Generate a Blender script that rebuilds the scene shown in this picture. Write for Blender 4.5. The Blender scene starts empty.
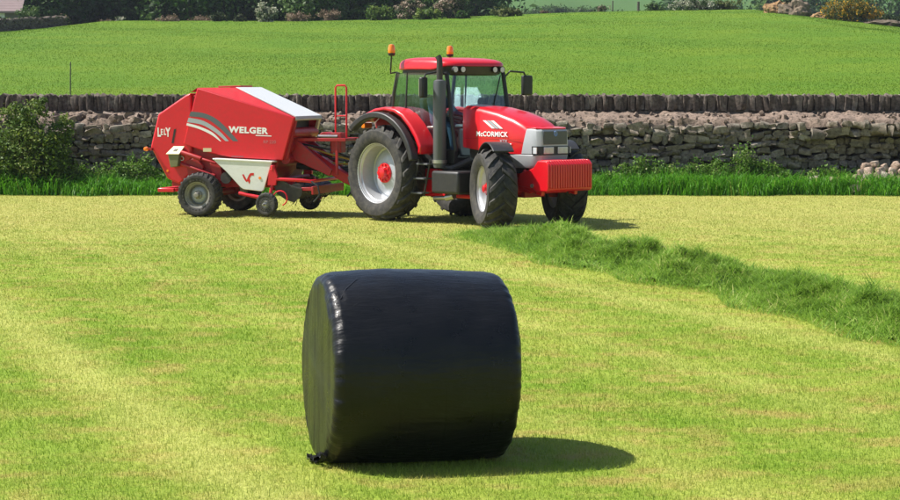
import bpy, bmesh, math, random
import numpy as np
from mathutils import Matrix, Vector, Euler, noise as mnoise
R = math.radians
random.seed(7); rng = np.random.default_rng(11)
S = bpy.context.scene
COL = S.collection

# ------------------------------------------------------------------ camera, sky, sun, exposure
FPX, CAM_H = 1980.0, 2.45
cam = bpy.data.cameras.new('camera'); cam_o = bpy.data.objects.new('camera', cam); COL.objects.link(cam_o)
cam.sensor_width = 36.0; cam.lens = 36.0 * FPX / 900.0; cam.clip_start = 0.1; cam.clip_end = 5000
cam_o.location = (0, 0, CAM_H)
cam_o.rotation_euler = (R(90) - math.atan(162 / FPX), 0, 0)
S.camera = cam_o
SUN_EL, SUN_AZ = 53.0, -87.0            # azimuth clockwise from +Y
world = bpy.data.worlds.new('World'); S.world = world; world.use_nodes = True
wn = world.node_tree.nodes; wl = world.node_tree.links
sky = wn.new('ShaderNodeTexSky'); sky.sky_type = 'NISHITA'; sky.sun_disc = False
sky.sun_elevation = R(SUN_EL); sky.sun_rotation = R(SUN_AZ % 360); sky.air_density = 1.0; sky.dust_density = 1.2
wl.new(sky.outputs[0], wn['Background'].inputs[0]); wn['Background'].inputs[1].default_value = 0.085
sun = bpy.data.lights.new('sun', 'SUN'); sun_o = bpy.data.objects.new('sun', sun); COL.objects.link(sun_o)
sun.energy = 5.0; sun.angle = R(0.53); sun.color = (1.0, 0.955, 0.88)
sd = Vector((math.sin(R(SUN_AZ)) * math.cos(R(SUN_EL)), math.cos(R(SUN_AZ)) * math.cos(R(SUN_EL)), math.sin(R(SUN_EL))))
sun_o.rotation_euler = sd.to_track_quat('Z', 'Y').to_euler()
sun_o.location = sd * 60
S.view_settings.view_transform = 'Standard'; S.view_settings.look = 'None'
S.view_settings.exposure = 0.78; S.view_settings.gamma = 1.0; S.view_settings.use_curve_mapping = False
S.render.engine = 'CYCLES'
S.cycles.use_denoising = True
S.cycles.max_bounces = 8; S.cycles.transparent_max_bounces = 12; S.cycles.volume_bounces = 0

# ------------------------------------------------------------------ helpers: tags, meshes
def tag(o, label=None, cat=None, group=None, kind=None):
    if label: o['label'] = label
    if cat: o['category'] = cat
    if group: o['group'] = group
    if kind: o['kind'] = kind
    return o
def empty(name, loc=(0, 0, 0), rz=0.0, parent=None):
    o = bpy.data.objects.new(name, None); COL.objects.link(o)
    o.location = loc; o.rotation_euler = (0, 0, rz); o.empty_display_size = 0.2; o.parent = parent
    return o
def link(name, me, parent=None, loc=(0, 0, 0), rot=(0, 0, 0), scale=(1, 1, 1)):
    o = bpy.data.objects.new(name, me); COL.objects.link(o); o.parent = parent
    o.location = loc; o.rotation_euler = rot; o.scale = scale
    return o
class MB:
    def __init__(s): s.v = []; s.f = []
    def add(s, v, f):
        b = len(s.v); s.v += [tuple(p) for p in v]; s.f += [tuple(i + b for i in q) for q in f]; return s
    def box(s, c, d, rot=None):
        m = Euler(rot).to_matrix() if rot else Matrix.Identity(3)
        c = Vector(c); pts = []
        for x in (-.5, .5):
            for y in (-.5, .5):
                for z in (-.5, .5): pts.append(c + m @ Vector((x * d[0], y * d[1], z * d[2])))
        return s.add(pts, [(0, 1, 3, 2), (4, 6, 7, 5), (0, 4, 5, 1), (2, 3, 7, 6), (0, 2, 6, 4), (1, 5, 7, 3)])
    def bx(s, a, b):
        return s.box([(a[i] + b[i]) / 2 for i in range(3)], [abs(a[i] - b[i]) for i in range(3)])
    def prism(s, poly, y0, y1, axis='y'):
        n = len(poly)
        def P(p, t):
            return (p[0], t, p[1]) if axis == 'y' else ((t, p[0], p[1]) if axis == 'x' else (p[0], p[1], t))
        v = [P(p, y0) for p in poly] + [P(p, y1) for p in poly]
        f = [tuple(range(n)), tuple(range(2 * n - 1, n - 1, -1))] + [(i, i + n, (i + 1) % n + n, (i + 1) % n) for i in range(n)]
        return s.add(v, f)
    def tube(s, pts, r, n=10, caps=True):
        pts = [Vector(p) for p in pts]; rs = r if isinstance(r, (list, tuple)) else [r] * len(pts)
        b = len(s.v); prev = None
        for i, p in enumerate(pts):
            t = (pts[min(i + 1, len(pts) - 1)] - pts[max(i - 1, 0)]).normalized()
            if prev is None:
                a = Vector((0, 0, 1)) if abs(t.z) < .9 else Vector((1, 0, 0))
                u = t.cross(a).normalized()
            else:
                u = (prev - t * prev.dot(t)).normalized()
            prev = u; w = t.cross(u)
            for k in range(n):
                a = 2 * math.pi * k / n
                s.v.append(tuple(p + (u * math.cos(a) + w * math.sin(a)) * rs[i]))
        for i in range(len(pts) - 1):
            for k in range(n):
                k2 = (k + 1) % n
                s.f.append((b + i * n + k, b + i * n + k2, b + (i + 1) * n + k2, b + (i + 1) * n + k))
        if caps:
            s.f.append(tuple(b + k for k in range(n - 1, -1, -1)))
            e = b + (len(pts) - 1) * n; s.f.append(tuple(e + k for k in range(n)))
        return s
    def lathe(s, prof, n=48, c=(0, 0, 0), axis='y'):      # prof: (axial, radius)
        b = len(s.v); m = len(prof)
        for k in range(n):
            a = 2 * math.pi * k / n; ca, sa = math.cos(a), math.sin(a)
            for (y, r) in prof:
                p = (r * ca, y, r * sa) if axis == 'y' else ((r * ca, r * sa, y) if axis == 'z' else (y, r * ca, r * sa))
                s.v.append((p[0] + c[0], p[1] + c[1], p[2] + c[2]))
        for k in range(n):
            k2 = (k + 1) % n
            for i in range(m - 1):
                s.f.append((b + k * m + i, b + k * m + i + 1, b + k2 * m + i + 1, b + k2 * m + i))
        return s
    def loft(s, loops, cap=True):
        b = len(s.v); n = len(loops[0])
        for lp in loops: s.v += [tuple(p) for p in lp]
        for i in range(len(loops) - 1):
            for k in range(n):
                k2 = (k + 1) % n
                s.f.append((b + i * n + k, b + i * n + k2, b + (i + 1) * n + k2, b + (i + 1) * n + k))
        if cap:
            s.f.append(tuple(b + k for k in range(n - 1, -1, -1)))
            e = b + (len(loops) - 1) * n; s.f.append(tuple(e + k for k in range(n)))
        return s
    def mesh(s, name, mat, smooth=True, ang=35):
        me = bpy.data.meshes.new(name); me.from_pydata(s.v, [], s.f)
        bm = bmesh.new(); bm.from_mesh(me)
        bmesh.ops.remove_doubles(bm, verts=bm.verts, dist=1e-6)
        bmesh.ops.recalc_face_normals(bm, faces=bm.faces); bm.to_mesh(me); bm.free()
        if mat: me.materials.append(mat)
        if smooth:
            me.polygons.foreach_set('use_smooth', [True] * len(me.polygons)); me.set_sharp_from_angle(angle=R(ang))
        me.update(); return me
    def build(s, name, mat, parent=None, bevel=0.0, smooth=True, ang=35, loc=(0, 0, 0), rot=(0, 0, 0), seg=2):
        o = link(name, s.mesh(name, mat, smooth, ang), parent, loc, rot)
        if bevel:
            md = o.modifiers.new('bevel', 'BEVEL'); md.width = bevel; md.segments = seg; md.limit_method = 'ANGLE'; md.angle_limit = R(30)
            md.harden_normals = False
        return o
def fast_mesh(name, V, loops, counts, mat, rnd=None, rnd2=None):
    me = bpy.data.meshes.new(name)
    V = np.asarray(V, np.float32); loops = np.asarray(loops, np.int32); counts = np.asarray(counts, np.int32)
    me.vertices.add(len(V)); me.vertices.foreach_set('co', V.ravel())
    me.loops.add(len(loops)); me.loops.foreach_set('vertex_index', loops)
    me.polygons.add(len(counts)); st = np.zeros(len(counts), np.int32); st[1:] = np.cumsum(counts)[:-1]
    me.polygons.foreach_set('loop_start', st)
    me.update(calc_edges=True)
    for nm, arr in (('rnd', rnd), ('rnd2', rnd2)):
        if arr is not None:
            a = me.attributes.new(nm, 'FLOAT', 'POINT'); a.data.foreach_set('value', np.asarray(arr, np.float32))
    if mat: me.materials.append(mat)
    return me

# ------------------------------------------------------------------ helpers: materials
class NT:
    def __init__(s, name):
        s.m = bpy.data.materials.new(name); s.m.use_nodes = True; s.t = s.m.node_tree; s.n = s.t.nodes; s.n.clear()
        s.out = s.n.new('ShaderNodeOutputMaterial')
    def put(s, sock, v):
        if v is None: return
        if isinstance(v, bpy.types.NodeSocket): s.t.links.new(v, sock)
        elif isinstance(v, (tuple, list)) and len(v) == 3 and sock.type == 'RGBA': sock.default_value = (*v, 1)
        else: sock.default_value = v
    def math(s, op, a, b=None, c=None, clamp=False):
        n = s.n.new('ShaderNodeMath'); n.operation = op; n.use_clamp = clamp
        for i, v in enumerate((a, b, c)): s.put(n.inputs[i], v)
        return n.outputs[0]
    def mix(s, f, a, b, mode='MIX'):
        n = s.n.new('ShaderNodeMix'); n.data_type = 'RGBA'; n.blend_type = mode
        s.put(n.inputs[0], f); s.put(n.inputs[6], a); s.put(n.inputs[7], b); return n.outputs[2]
    def noise(s, vec=None, scale=5, detail=4, rough=.55, dist=0.0):
        n = s.n.new('ShaderNodeTexNoise'); s.put(n.inputs['Vector'], vec); n.inputs['Scale'].default_value = scale
        n.inputs['Detail'].default_value = detail; n.inputs['Roughness'].default_value = rough; n.inputs['Distortion'].default_value = dist
        return n.outputs['Fac']
    def ramp(s, f, stops, interp='LINEAR'):
        n = s.n.new('ShaderNodeValToRGB'); s.put(n.inputs[0], f); e = n.color_ramp.elements; n.color_ramp.interpolation = interp
        while len(e) < len(stops): e.new(.5)
        for i, (p, c) in enumerate(stops):
            e[i].position = p; e[i].color = (*c, 1) if isinstance(c, (tuple, list)) else (c, c, c, 1)
        return n.outputs[0]
    def pos(s): return s.n.new('ShaderNodeNewGeometry').outputs['Position']
    def obj(s): return s.n.new('ShaderNodeTexCoord').outputs['Object']
    def xyz(s, v):
        n = s.n.new('ShaderNodeSeparateXYZ'); s.put(n.inputs[0], v); return n.outputs
    def comb(s, x, y, z):
        n = s.n.new('ShaderNodeCombineXYZ')
        for i, v in enumerate((x, y, z)): s.put(n.inputs[i], v)
        return n.outputs[0]
    def attr(s, name):
        n = s.n.new('ShaderNodeAttribute'); n.attribute_name = name; return n.outputs['Fac']
    def bump(s, h, strength=.3, dist=.02):
        n = s.n.new('ShaderNodeBump'); n.inputs['Strength'].default_value = strength; n.inputs['Distance'].default_value = dist
        s.put(n.inputs['Height'], h); return n.outputs[0]
    def bsdf(s, col, rough=.5, metal=0.0, coat=0.0, spec=.5, normal=None, emis=None, estr=0.0):
        n = s.n.new('ShaderNodeBsdfPrincipled'); s.put(n.inputs['Base Color'], col); s.put(n.inputs['Roughness'], rough)
        s.put(n.inputs['Metallic'], metal); n.inputs['Coat Weight'].default_value = coat; n.inputs['Coat Roughness'].default_value = .08
        n.inputs['Specular IOR Level'].default_value = spec; s.put(n.inputs['Normal'], normal)
        if emis: s.put(n.inputs['Emission Color'], emis); n.inputs['Emission Strength'].default_value = estr
        return n.outputs[0]
    def leafshade(s, col, trans=.35, rough=.55, spec=.25):
        b = s.bsdf(col, rough, spec=spec); t = s.n.new('ShaderNodeBsdfTranslucent'); s.put(t.inputs[0], col)
        m = s.n.new('ShaderNodeMixShader'); m.inputs[0].default_value = trans; s.put(m.inputs[1], b); s.put(m.inputs[2], t.outputs[0]); return m.outputs[0]
    def done(s, surf): s.t.links.new(surf, s.out.inputs['Surface']); return s.m
def paint(name, col, rough=.35, metal=0.0, coat=0.0, var=.15, scale=3.0, dirt=None, dirt_amt=.0, bumpy=0.0):
    m = NT(name); o = m.obj()
    n1 = m.noise(o, scale, 5, .6)
    c = m.mix(n1, tuple(x * (1 - var) for x in col), tuple(min(1, x * (1 + var)) for x in col))
    if dirt:
        z = m.xyz(o)[2]
        n2 = m.noise(o, scale * 5, 6, .65)
        f = m.ramp(n2, [(.42, 0.0), (.72, 1.0)])
        c = m.mix(m.math('MULTIPLY', f, dirt_amt), c, dirt)
    rr = m.math('ADD', m.math('MULTIPLY', m.noise(o, scale * 3, 4), .2), rough - .1)
    return m.done(m.bsdf(c, rr, metal, coat, normal=m.bump(m.noise(o, 60, 3), bumpy, .004) if bumpy else None))
def ramp_leaf(name, stops, trans=.35, src='rnd', rough=.55):
    m = NT(name); r = m.attr(src); c = m.ramp(r, stops)
    c2 = m.mix(m.math('MULTIPLY', m.attr('rnd2'), .55), c, m.mix(1.0, c, (.35, .40, .35), 'MULTIPLY'))
    return m.done(m.leafshade(c2, trans, rough))

M = {}
M['red'] = paint('tractor_red_paint', (.60, .004, .012), .34, coat=.35, var=.08, dirt=(.36, .02, .015), dirt_amt=.2)
M['baler_red'] = paint('baler_red_paint', (.63, .004, .018), .42, coat=.15, var=.10, dirt=(.34, .03, .025), dirt_amt=.25)
M['dark_red'] = paint('dull_red_frame_paint', (.40, .006, .012), .48, var=.2, dirt=(.14, .05, .03), dirt_amt=.5)
M['white'] = paint('white_panel_paint', (.72, .72, .70), .38, coat=.2, var=.05, dirt=(.45, .42, .34), dirt_amt=.18)
M['grey'] = paint('grey_plastic', (.37, .38, .40), .42, var=.08)
M['dark_grey'] = paint('dark_grey_plastic', (.085, .09, .097), .45, var=.15)
M['black'] = paint('black_plastic', (.014, .014, .015), .5, var=.25, dirt=(.06, .055, .045), dirt_amt=.25)
M['iron'] = paint('greasy_black_iron', (.03, .028, .026), .55, var=.4, dirt=(.12, .09, .06), dirt_amt=.4)
M['rubber'] = paint('dusty_tyre_rubber', (.022, .021, .021), .8, var=.3, scale=2, dirt=(.11, .10, .08), dirt_amt=.55, bumpy=.3)
M['silver'] = paint('silver_rim_paint', (.50, .51, .53), .36, metal=.45, var=.08, dirt=(.30, .27, .20), dirt_amt=.22)
M['dull_silver'] = paint('dull_baler_rim', (.26, .25, .22), .5, metal=.2, var=.15, dirt=(.2, .17, .12), dirt_amt=.5)
M['disc'] = paint('shaded_wheel_disc_tone', (.40, .43, .48), .40, metal=.25, var=.1, dirt=(.22, .20, .16), dirt_amt=.3)  # silver disc toned blue-grey, its shading put into the colour
M['steel'] = paint('bare_steel', (.40, .39, .37), .35, metal=.8, var=.15)
M['orange'] = paint('amber_lens', (.95, .22, .01), .15, coat=.5, var=.1)
M['lens'] = paint('clear_lamp_lens', (.55, .57, .60), .1, coat=.6, var=.05)
M['letter_white'] = paint('white_decal', (.80, .80, .80), .4, var=.03)
M['letter_grey'] = paint('light_grey_decal', (.36, .40, .44), .4, var=.03)
M['decal_dark'] = paint('dark_grey_decal', (.10, .115, .13), .4, var=.03)
M['cream'] = paint('cream_sticker', (.62, .55, .33), .5, var=.1)
M['olive'] = paint('olive_box_paint', (.16, .16, .07), .5, var=.2)
M['seat'] = paint('seat_fabric', (.03, .035, .045), .85, var=.3)
M['yellow'] = paint('yellow_hose', (.45, .28, .03), .45, var=.2)
def glass_mat(name, tint, gl):
    m = NT(name); t = m.n.new('ShaderNodeBsdfTransparent'); t.inputs[0].default_value = (*tint, 1)
    g = m.n.new('ShaderNodeBsdfGlossy'); g.inputs['Color'].default_value = (1, 1, 1, 1); g.inputs['Roughness'].default_value = .02
    lw = m.n.new('ShaderNodeLayerWeight'); lw.inputs[0].default_value = .5
    fr = m.math('ADD', m.math('MULTIPLY', m.math('POWER', lw.outputs['Facing'], 4.0), .85), gl)
    x = m.n.new('ShaderNodeMixShader'); m.put(x.inputs[0], fr); m.put(x.inputs[1], t.outputs[0]); m.put(x.inputs[2], g.outputs[0])
    return m.done(x.outputs[0])
M['glass'] = glass_mat('tinted_cab_glass', (.68, .81, .83), .07)
M['mirror'] = paint('mirror_glass', (.8, .82, .85), .12, metal=1.0, var=.01)

# black bale film
def film_mat():
    m = NT('black_stretch_film'); o = m.obj(); x, y, z = m.xyz(o)
    ang = m.math('ARCTAN2', y, z)
    wav = m.math('ADD', x, m.math('MULTIPLY', m.math('SUBTRACT', m.noise(o, 2.3, 3), .5), .10))
    band = m.math('FRACT', m.math('ADD', m.math('MULTIPLY', wav, 3.3), m.math('MULTIPLY', ang, .16)))           # overlapping film widths
    step = m.ramp(band, [(0, 0.0), (.04, 1.0), (.9, .55), (1, 0.0)])
    wr = m.noise(m.comb(m.math('MULTIPLY', x, 3.0), m.math('MULTIPLY', ang, 9.0), m.math('MULTIPLY', z, .6)), 2.4, 5, .6, .5)
    fine = m.noise(m.comb(m.math('MULTIPLY', x, 9.0), m.math('MULTIPLY', ang, 34.0), 0.0), 2.0, 4, .6, .8)
    h = m.math('ADD', m.math('ADD', m.math('MULTIPLY', wr, .9), m.math('MULTIPLY', fine, .16)), m.math('MULTIPLY', step, .10))
    rr = m.ramp(m.noise(o, 6, 5, .65), [(.3, .24), (.75, .42)])
    dust = m.math('MULTIPLY', m.ramp(m.noise(o, 9, 6, .7), [(.5, 0.0), (.75, 1.0)]), .35)
    col = m.mix(dust, (.0060, .0062, .0075), (.016, .016, .016))
    return m.done(m.bsdf(col, rr, spec=.27, coat=.10, normal=m.bump(h, .30, .03)))
M['film'] = film_mat()

# field colour, a function of the place on the ground (mowing lines run along the windrow)
SX, SY = .932, .362
def field_colour(m):
    P = m.pos(); x, y, z = m.xyz(P)
    s = m.math('ADD', m.math('MULTIPLY', x, SX), m.math('MULTIPLY', y, SY))
    l = m.math('SUBTRACT', m.math('MULTIPLY', y, SX), m.math('MULTIPLY', x, SY))
    wob = m.math('MULTIPLY', m.math('SUBTRACT', m.noise(P, .55, 3), .5), 1.1)
    s2 = m.math('ADD', s, wob)
    streak = m.noise(m.comb(m.math('MULTIPLY', s2, 1.0), m.math('MULTIPLY', l, .06), 0.0), 1.15, 5, .62)
    patch = m.noise(P, .75, 5, .62, .3)
    patch2 = m.noise(m.comb(m.math('MULTIPLY', x, .7), m.math('MULTIPLY', y, 1.3), 3.7), 1.9, 4, .62)
    fine = m.noise(P, 11.0, 3, .6)
    green = m.mix(patch2, (.150, .270, .020), (.250, .360, .036))
    pale = m.mix(fine, (.305, .380, .052), (.39, .43, .095))
    tan = m.mix(fine, (.40, .305, .090), (.46, .375, .14))
    f1 = m.ramp(m.math('ADD', m.math('MULTIPLY', streak, .6), m.math('MULTIPLY', patch, .4)), [(.40, 0.0), (.60, 1.0)])
    c = m.mix(f1, green, pale)
    f2 = m.ramp(m.math('ADD', m.math('MULTIPLY', patch2, .55), m.math('MULTIPLY', m.noise(P, 2.6, 4, .6), .45)), [(.485, 0.0), (.60, .72)])
    c = m.mix(f2, c, tan)
    # pale strips where the rows lay: one left of the bale, one along the windrow
    s3 = m.math('ADD', s, m.math('MULTIPLY', m.math('SUBTRACT', m.noise(P, 1.4, 3), .5), .5))
    strip = m.mix(fine, (.39, .43, .095), (.47, .485, .15))
    for s0, wd, amt in ((3.2, .50, .95), (5.9, .30, .35), (8.2, .35, .4), (10.25, .5, .75), (13.7, .7, .5), (.4, .5, .5)):
        d = m.math('ABSOLUTE', m.math('SUBTRACT', s3, s0))
        c = m.mix(m.math('MULTIPLY', m.math('SUBTRACT', 1.0, m.math('DIVIDE', d, wd, clamp=True), clamp=True), amt), c, strip)
    for s0, wd, amt in ((2.3, .5, .55), (4.6, .8, .35), (9.3, .5, .5), (7.0, .6, .4)):
        d = m.math('ABSOLUTE', m.math('SUBTRACT', s3, s0))
        c = m.mix(m.math('MULTIPLY', m.math('SUBTRACT', 1.0, m.math('DIVIDE', d, wd, clamp=True), clamp=True), amt), c, green)
    # the far headland is drier straw
    far = m.math('MULTIPLY', m.math('SUBTRACT', m.math('ADD', y, m.math('MULTIPLY', m.math('SUBTRACT', patch, .5), 14.0)), 27.0), .10, clamp=True)
    straw = m.mix(patch2, (.41, .40, .105), (.46, .44, .16))
    c = m.mix(m.math('MULTIPLY', far, .72), c, straw)
    return c, P, (x, y, z)
def ground_mat():
    m = NT('ground_turf'); c, P, (x, y, z) = field_colour(m)
    c = m.mix(1.0, c, (.86, .84, .78), 'MULTIPLY')
    n1 = m.noise(P, .16, 5, .6); n2 = m.noise(m.comb(x, m.math('MULTIPLY', y, .3), z), .9, 5, .65)
    mead = m.mix(n2, (.062, .142, .006), (.098, .178, .008))
    mead = m.mix(m.ramp(n1, [(.40, 0.0), (.65, .7)]), mead, (.125, .188, .010))
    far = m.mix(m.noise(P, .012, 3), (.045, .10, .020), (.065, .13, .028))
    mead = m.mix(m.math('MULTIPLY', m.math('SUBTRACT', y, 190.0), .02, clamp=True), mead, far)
    f = m.math('GREATER_THAN', y, 46.9)
    col = m.mix(f, c, mead)
    return m.done(m.bsdf(col, .85, spec=.15, normal=m.bump(m.noise(P, 25, 4), .6, .03)))
def blade_mat(name, kind):
    m = NT(name)
    r = m.attr('rnd')
    if kind == 'mown':
        c, P, _ = field_colour(m)
        c = m.mix(1.0, c, m.ramp(r, [(0, (.82, .88, .70)), (.5, (1.0, 1.02, .95)), (.85, (1.15, 1.12, 1.1)), (1, (1.3, 1.22, 1.3))]), 'MULTIPLY')
        return m.done(m.leafshade(c, .38, .6))
    if kind == 'meadow':
        P = m.pos(); n1 = m.noise(P, .10, 5, .6); n3 = m.noise(P, .5, 4, .6)
        c = m.mix(m.ramp(n1, [(.38, 0.0), (.66, 1.0)]), (.066, .152, .006), (.128, .205, .009))
        c = m.mix(m.ramp(n3, [(.45, 0.0), (.7, .6)]), c, (.060, .135, .006))
        c = m.mix(1.0, c, m.ramp(r, [(0, (.93, .94, .88)), (.7, (1.04, 1.02, 1.0)), (.965, (1.15, 1.1, 1.0)), (.985, (2.2, 1.5, .7)), (1, (2.4, 1.6, .7))]), 'MULTIPLY')
        return m.done(m.leafshade(c, .35, .55))
    if kind == 'verge':
        c = m.ramp(r, [(0, (.045, .170, .008)), (.5, (.085, .27, .012)), (.9, (.14, .34, .022)), (1, (.28, .36, .07))])
        return m.done(m.leafshade(c, .40, .5))
    if kind == 'swath':
        c = m.ramp(r, [(0, (.085, .175, .018)), (.45, (.185, .33, .034)), (.85, (.29, .42, .07)), (1, (.54, .55, .20))])
        return m.done(m.leafshade(c, .42, .6))
M['ground'] = ground_mat()
for k in ('mown', 'meadow', 'verge', 'swath'): M['b_' + k] = blade_mat(k + '_grass_blades', k)

def stone_mat(name, stops, lich=.25, dark=1.0):
    m = NT(name); o = m.obj(); P = m.pos()
    g = m.n.new('ShaderNodeNewGeometry'); oi = m.n.new('ShaderNodeObjectInfo')
    r = m.math('FRACT', m.math('ADD', m.math('MULTIPLY', g.outputs['Random Per Island'], 1.7), m.math('MULTIPLY', oi.outputs['Random'], 3.1)))
    c = m.ramp(r, stops)
    n = m.noise(P, 14, 6, .65)
    c = m.mix(1.0, c, m.ramp(n, [(.28, .42), (.5, .95), (.75, 1.6)]), 'MULTIPLY')
    c = m.mix(m.math('MULTIPLY', m.ramp(m.noise(P, 5.5, 5, .6), [(.55, 0.0), (.66, 1.0)]), lich), c, (.36, .35, .28))
    return m.done(m.bsdf(c, .88, spec=.2, normal=m.bump(m.noise(P, 30, 6, .7), .8, .03)))
M['rubble'] = stone_mat('rubble_stone', [(0, (.115, .095, .076)), (.3, (.19, .160, .125)), (.6, (.26, .212, .165)), (.85, (.17, .152, .122)), (1, (.36, .31, .25))], .3)
M['cope'] = stone_mat('dark_cope_stone', [(0, (.085, .066, .054)), (.5, (.115, .092, .075)), (.9, (.145, .118, .096)), (1, (.20, .17, .14))], .28)
M['pale_stone'] = stone_mat('pale_pink_stone', [(0, (.30, .215, .16)), (.5, (.40, .30, .235)), (1, (.32, .28, .23))], .1)
M['top_stone'] = stone_mat('pinkish_top_stone', [(0, (.14, .105, .08)), (.5, (.21, .155, .12)), (1, (.27, .21, .17))], .1)
M['rock'] = stone_mat('brown_rock', [(0, (.11, .085, .06)), (.5, (.17, .13, .09)), (1, (.15, .13, .105))], .2)
def earth_mat(name, a, b, c3):
    m = NT(name); P = m.pos(); n = m.noise(P, 3.2, 6, .65); n2 = m.noise(P, 12, 5, .65)
    c = m.mix(m.ramp(n, [(.35, 0.0), (.65, 1.0)]), a, b); c = m.mix(m.ramp(n2, [(.50, 0.0), (.62, .9)]), c, c3)
    return m.done(m.bsdf(c, .92, spec=.15, normal=m.bump(n2, .8, .05)))
M['pink_earth'] = earth_mat('pinkish_mortar_earth', (.25, .185, .145), (.185, .14, .11), (.07, .056, .042))
M['wall_core'] = earth_mat('dark_wall_joint', (.055, .043, .032), (.075, .058, .042), (.035, .032, .02))
M['red_soil'] = earth_mat('bare_brown_soil', (.28, .155, .075), (.32, .20, .11), (.18, .15, .06))
M['slate'] = paint('pinkish_slate_roof', (.24, .17, .17), .7, var=.15, scale=2)
M['render_grey'] = paint('grey_rendered_wall', (.13, .12, .115), .85, var=.2)
M['bark'] = paint('tree_bark', (.075, .058, .042), .9, var=.4, bumpy=.6)
M['post'] = paint('weathered_post_wood', (.085, .070, .055), .85, var=.3)
M['tree_leaf'] = ramp_leaf('tree_leaves', [(0, (.020, .055, .010)), (.5, (.040, .100, .016)), (.85, (.075, .155, .024)), (1, (.12, .20, .04))])
M['light_leaf'] = ramp_leaf('light_tree_leaves', [(0, (.045, .095, .022)), (.5, (.075, .145, .030)), (1, (.12, .19, .045))])
M['hedge_leaf'] = ramp_leaf('hedge_leaves', [(0, (.055, .110, .016)), (.5, (.110, .190, .026)), (.8, (.19, .26, .042)), (1, (.30, .34, .09))])
M['nettle_leaf'] = ramp_leaf('nettle_leaves', [(0, (.065, .155, .016)), (.5, (.125, .245, .026)), (.9, (.20, .32, .05)), (1, (.38, .41, .17))])
M['gorse'] = ramp_leaf('gorse_foliage', [(0, (.030, .055, .010)), (.55, (.080, .105, .018)), (.66, (.42, .24, .015)), (1, (.62, .34, .015))], .2)
M['dark_gorse'] = ramp_leaf('dark_gorse_foliage', [(0, (.022, .042, .014)), (.7, (.05, .075, .02)), (1, (.10, .11, .04))], .2)
M['may'] = ramp_leaf('hawthorn_blossom', [(0, (.035, .075, .016)), (.36, (.06, .11, .02)), (.52, (.42, .42, .30)), (1, (.58, .56, .44))], .3)
M['pink_may'] = ramp_leaf('fading_pink_blossom', [(0, (.03, .07, .018)), (.45, (.055, .10, .02)), (.62, (.36, .25, .19)), (1, (.46, .35, .27))], .3)
M['bracken'] = ramp_leaf('dead_bracken', [(0, (.14, .09, .05)), (.5, (.26, .17, .11)), (1, (.36, .27, .20))], .2)
M['olive_leaf'] = ramp_leaf('olive_bush_leaves', [(0, (.06, .085, .02)), (.5, (.11, .14, .03)), (1, (.17, .18, .06))], .3)

# ------------------------------------------------------------------ terrain
CX = np.array([-600, -200, 0, 60, 110, 200, 300, 400, 470, 560, 650, 750, 800, 850, 900, 1100, 1500], float)
CY = np.array([34, 32, 32, 27, 21, 21.5, 22, 19.5, 17, 13.5, 11.5, 10, 15, 23, 26, 27, 27], float)
def sstep(t): t = np.clip(t, 0, 1); return t * t * (3 - 2 * t)
def terr(x, y):
    x = np.asarray(x, float); y = np.asarray(y, float)
    u = 450 + FPX * x / 160.0
    zc = CAM_H + (88 - np.interp(u, CX, CY)) * 160 / FPX
    t = np.clip((y - 48.5) / 111.5, 0, 1)
    hill = 1.55 + (zc - 1.55) * t + .10 * np.sin(x * .21 + y * .07) * np.sin(y * .13 + 1.0) * np.clip((y - 56) / 10, 0, 1)
    back = hill - 5.0 * sstep((y - 160) / 70) + .078 * np.clip(y - 235, 0, 1e9) * np.clip(1.15 - y / 4000, .4, 1)
    z = np.where(y > 160, back, hill)
    return np.where(y < 48.5, 1.55 * sstep((y - 47.6) / .8), z)
def ground_at(px, d):
    x = (px - 450) / FPX * d; return Vector((x, d, float(terr(x, d))))
xs = np.concatenate([-np.geomspace(1500, 70, 22), np.linspace(-64, 64, 65), np.geomspace(70, 1500, 22)])
ys = np.concatenate([np.linspace(-300, -10, 12), np.linspace(0, 47.5, 20), np.linspace(47.6, 48.5, 7), np.linspace(50, 160, 60), np.linspace(163, 240, 30), np.linspace(250, 1200, 50)])
GX, GY = np.meshgrid(xs, ys); GZ = terr(GX, GY)
V = np.stack([GX, GY, GZ], -1).reshape(-1, 3); nx = len(xs); ny = len(ys)
idx = np.arange(nx * ny).reshape(ny, nx)
F = np.stack([idx[:-1, :-1], idx[:-1, 1:], idx[1:, 1:], idx[1:, :-1]], -1).reshape(-1, 4)
me = fast_mesh('ground', V, F.ravel(), np.full(len(F), 4), M['ground'])
me.polygons.foreach_set('use_smooth', [True] * len(me.polygons))
tag(link('ground', me), kind='structure')

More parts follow.
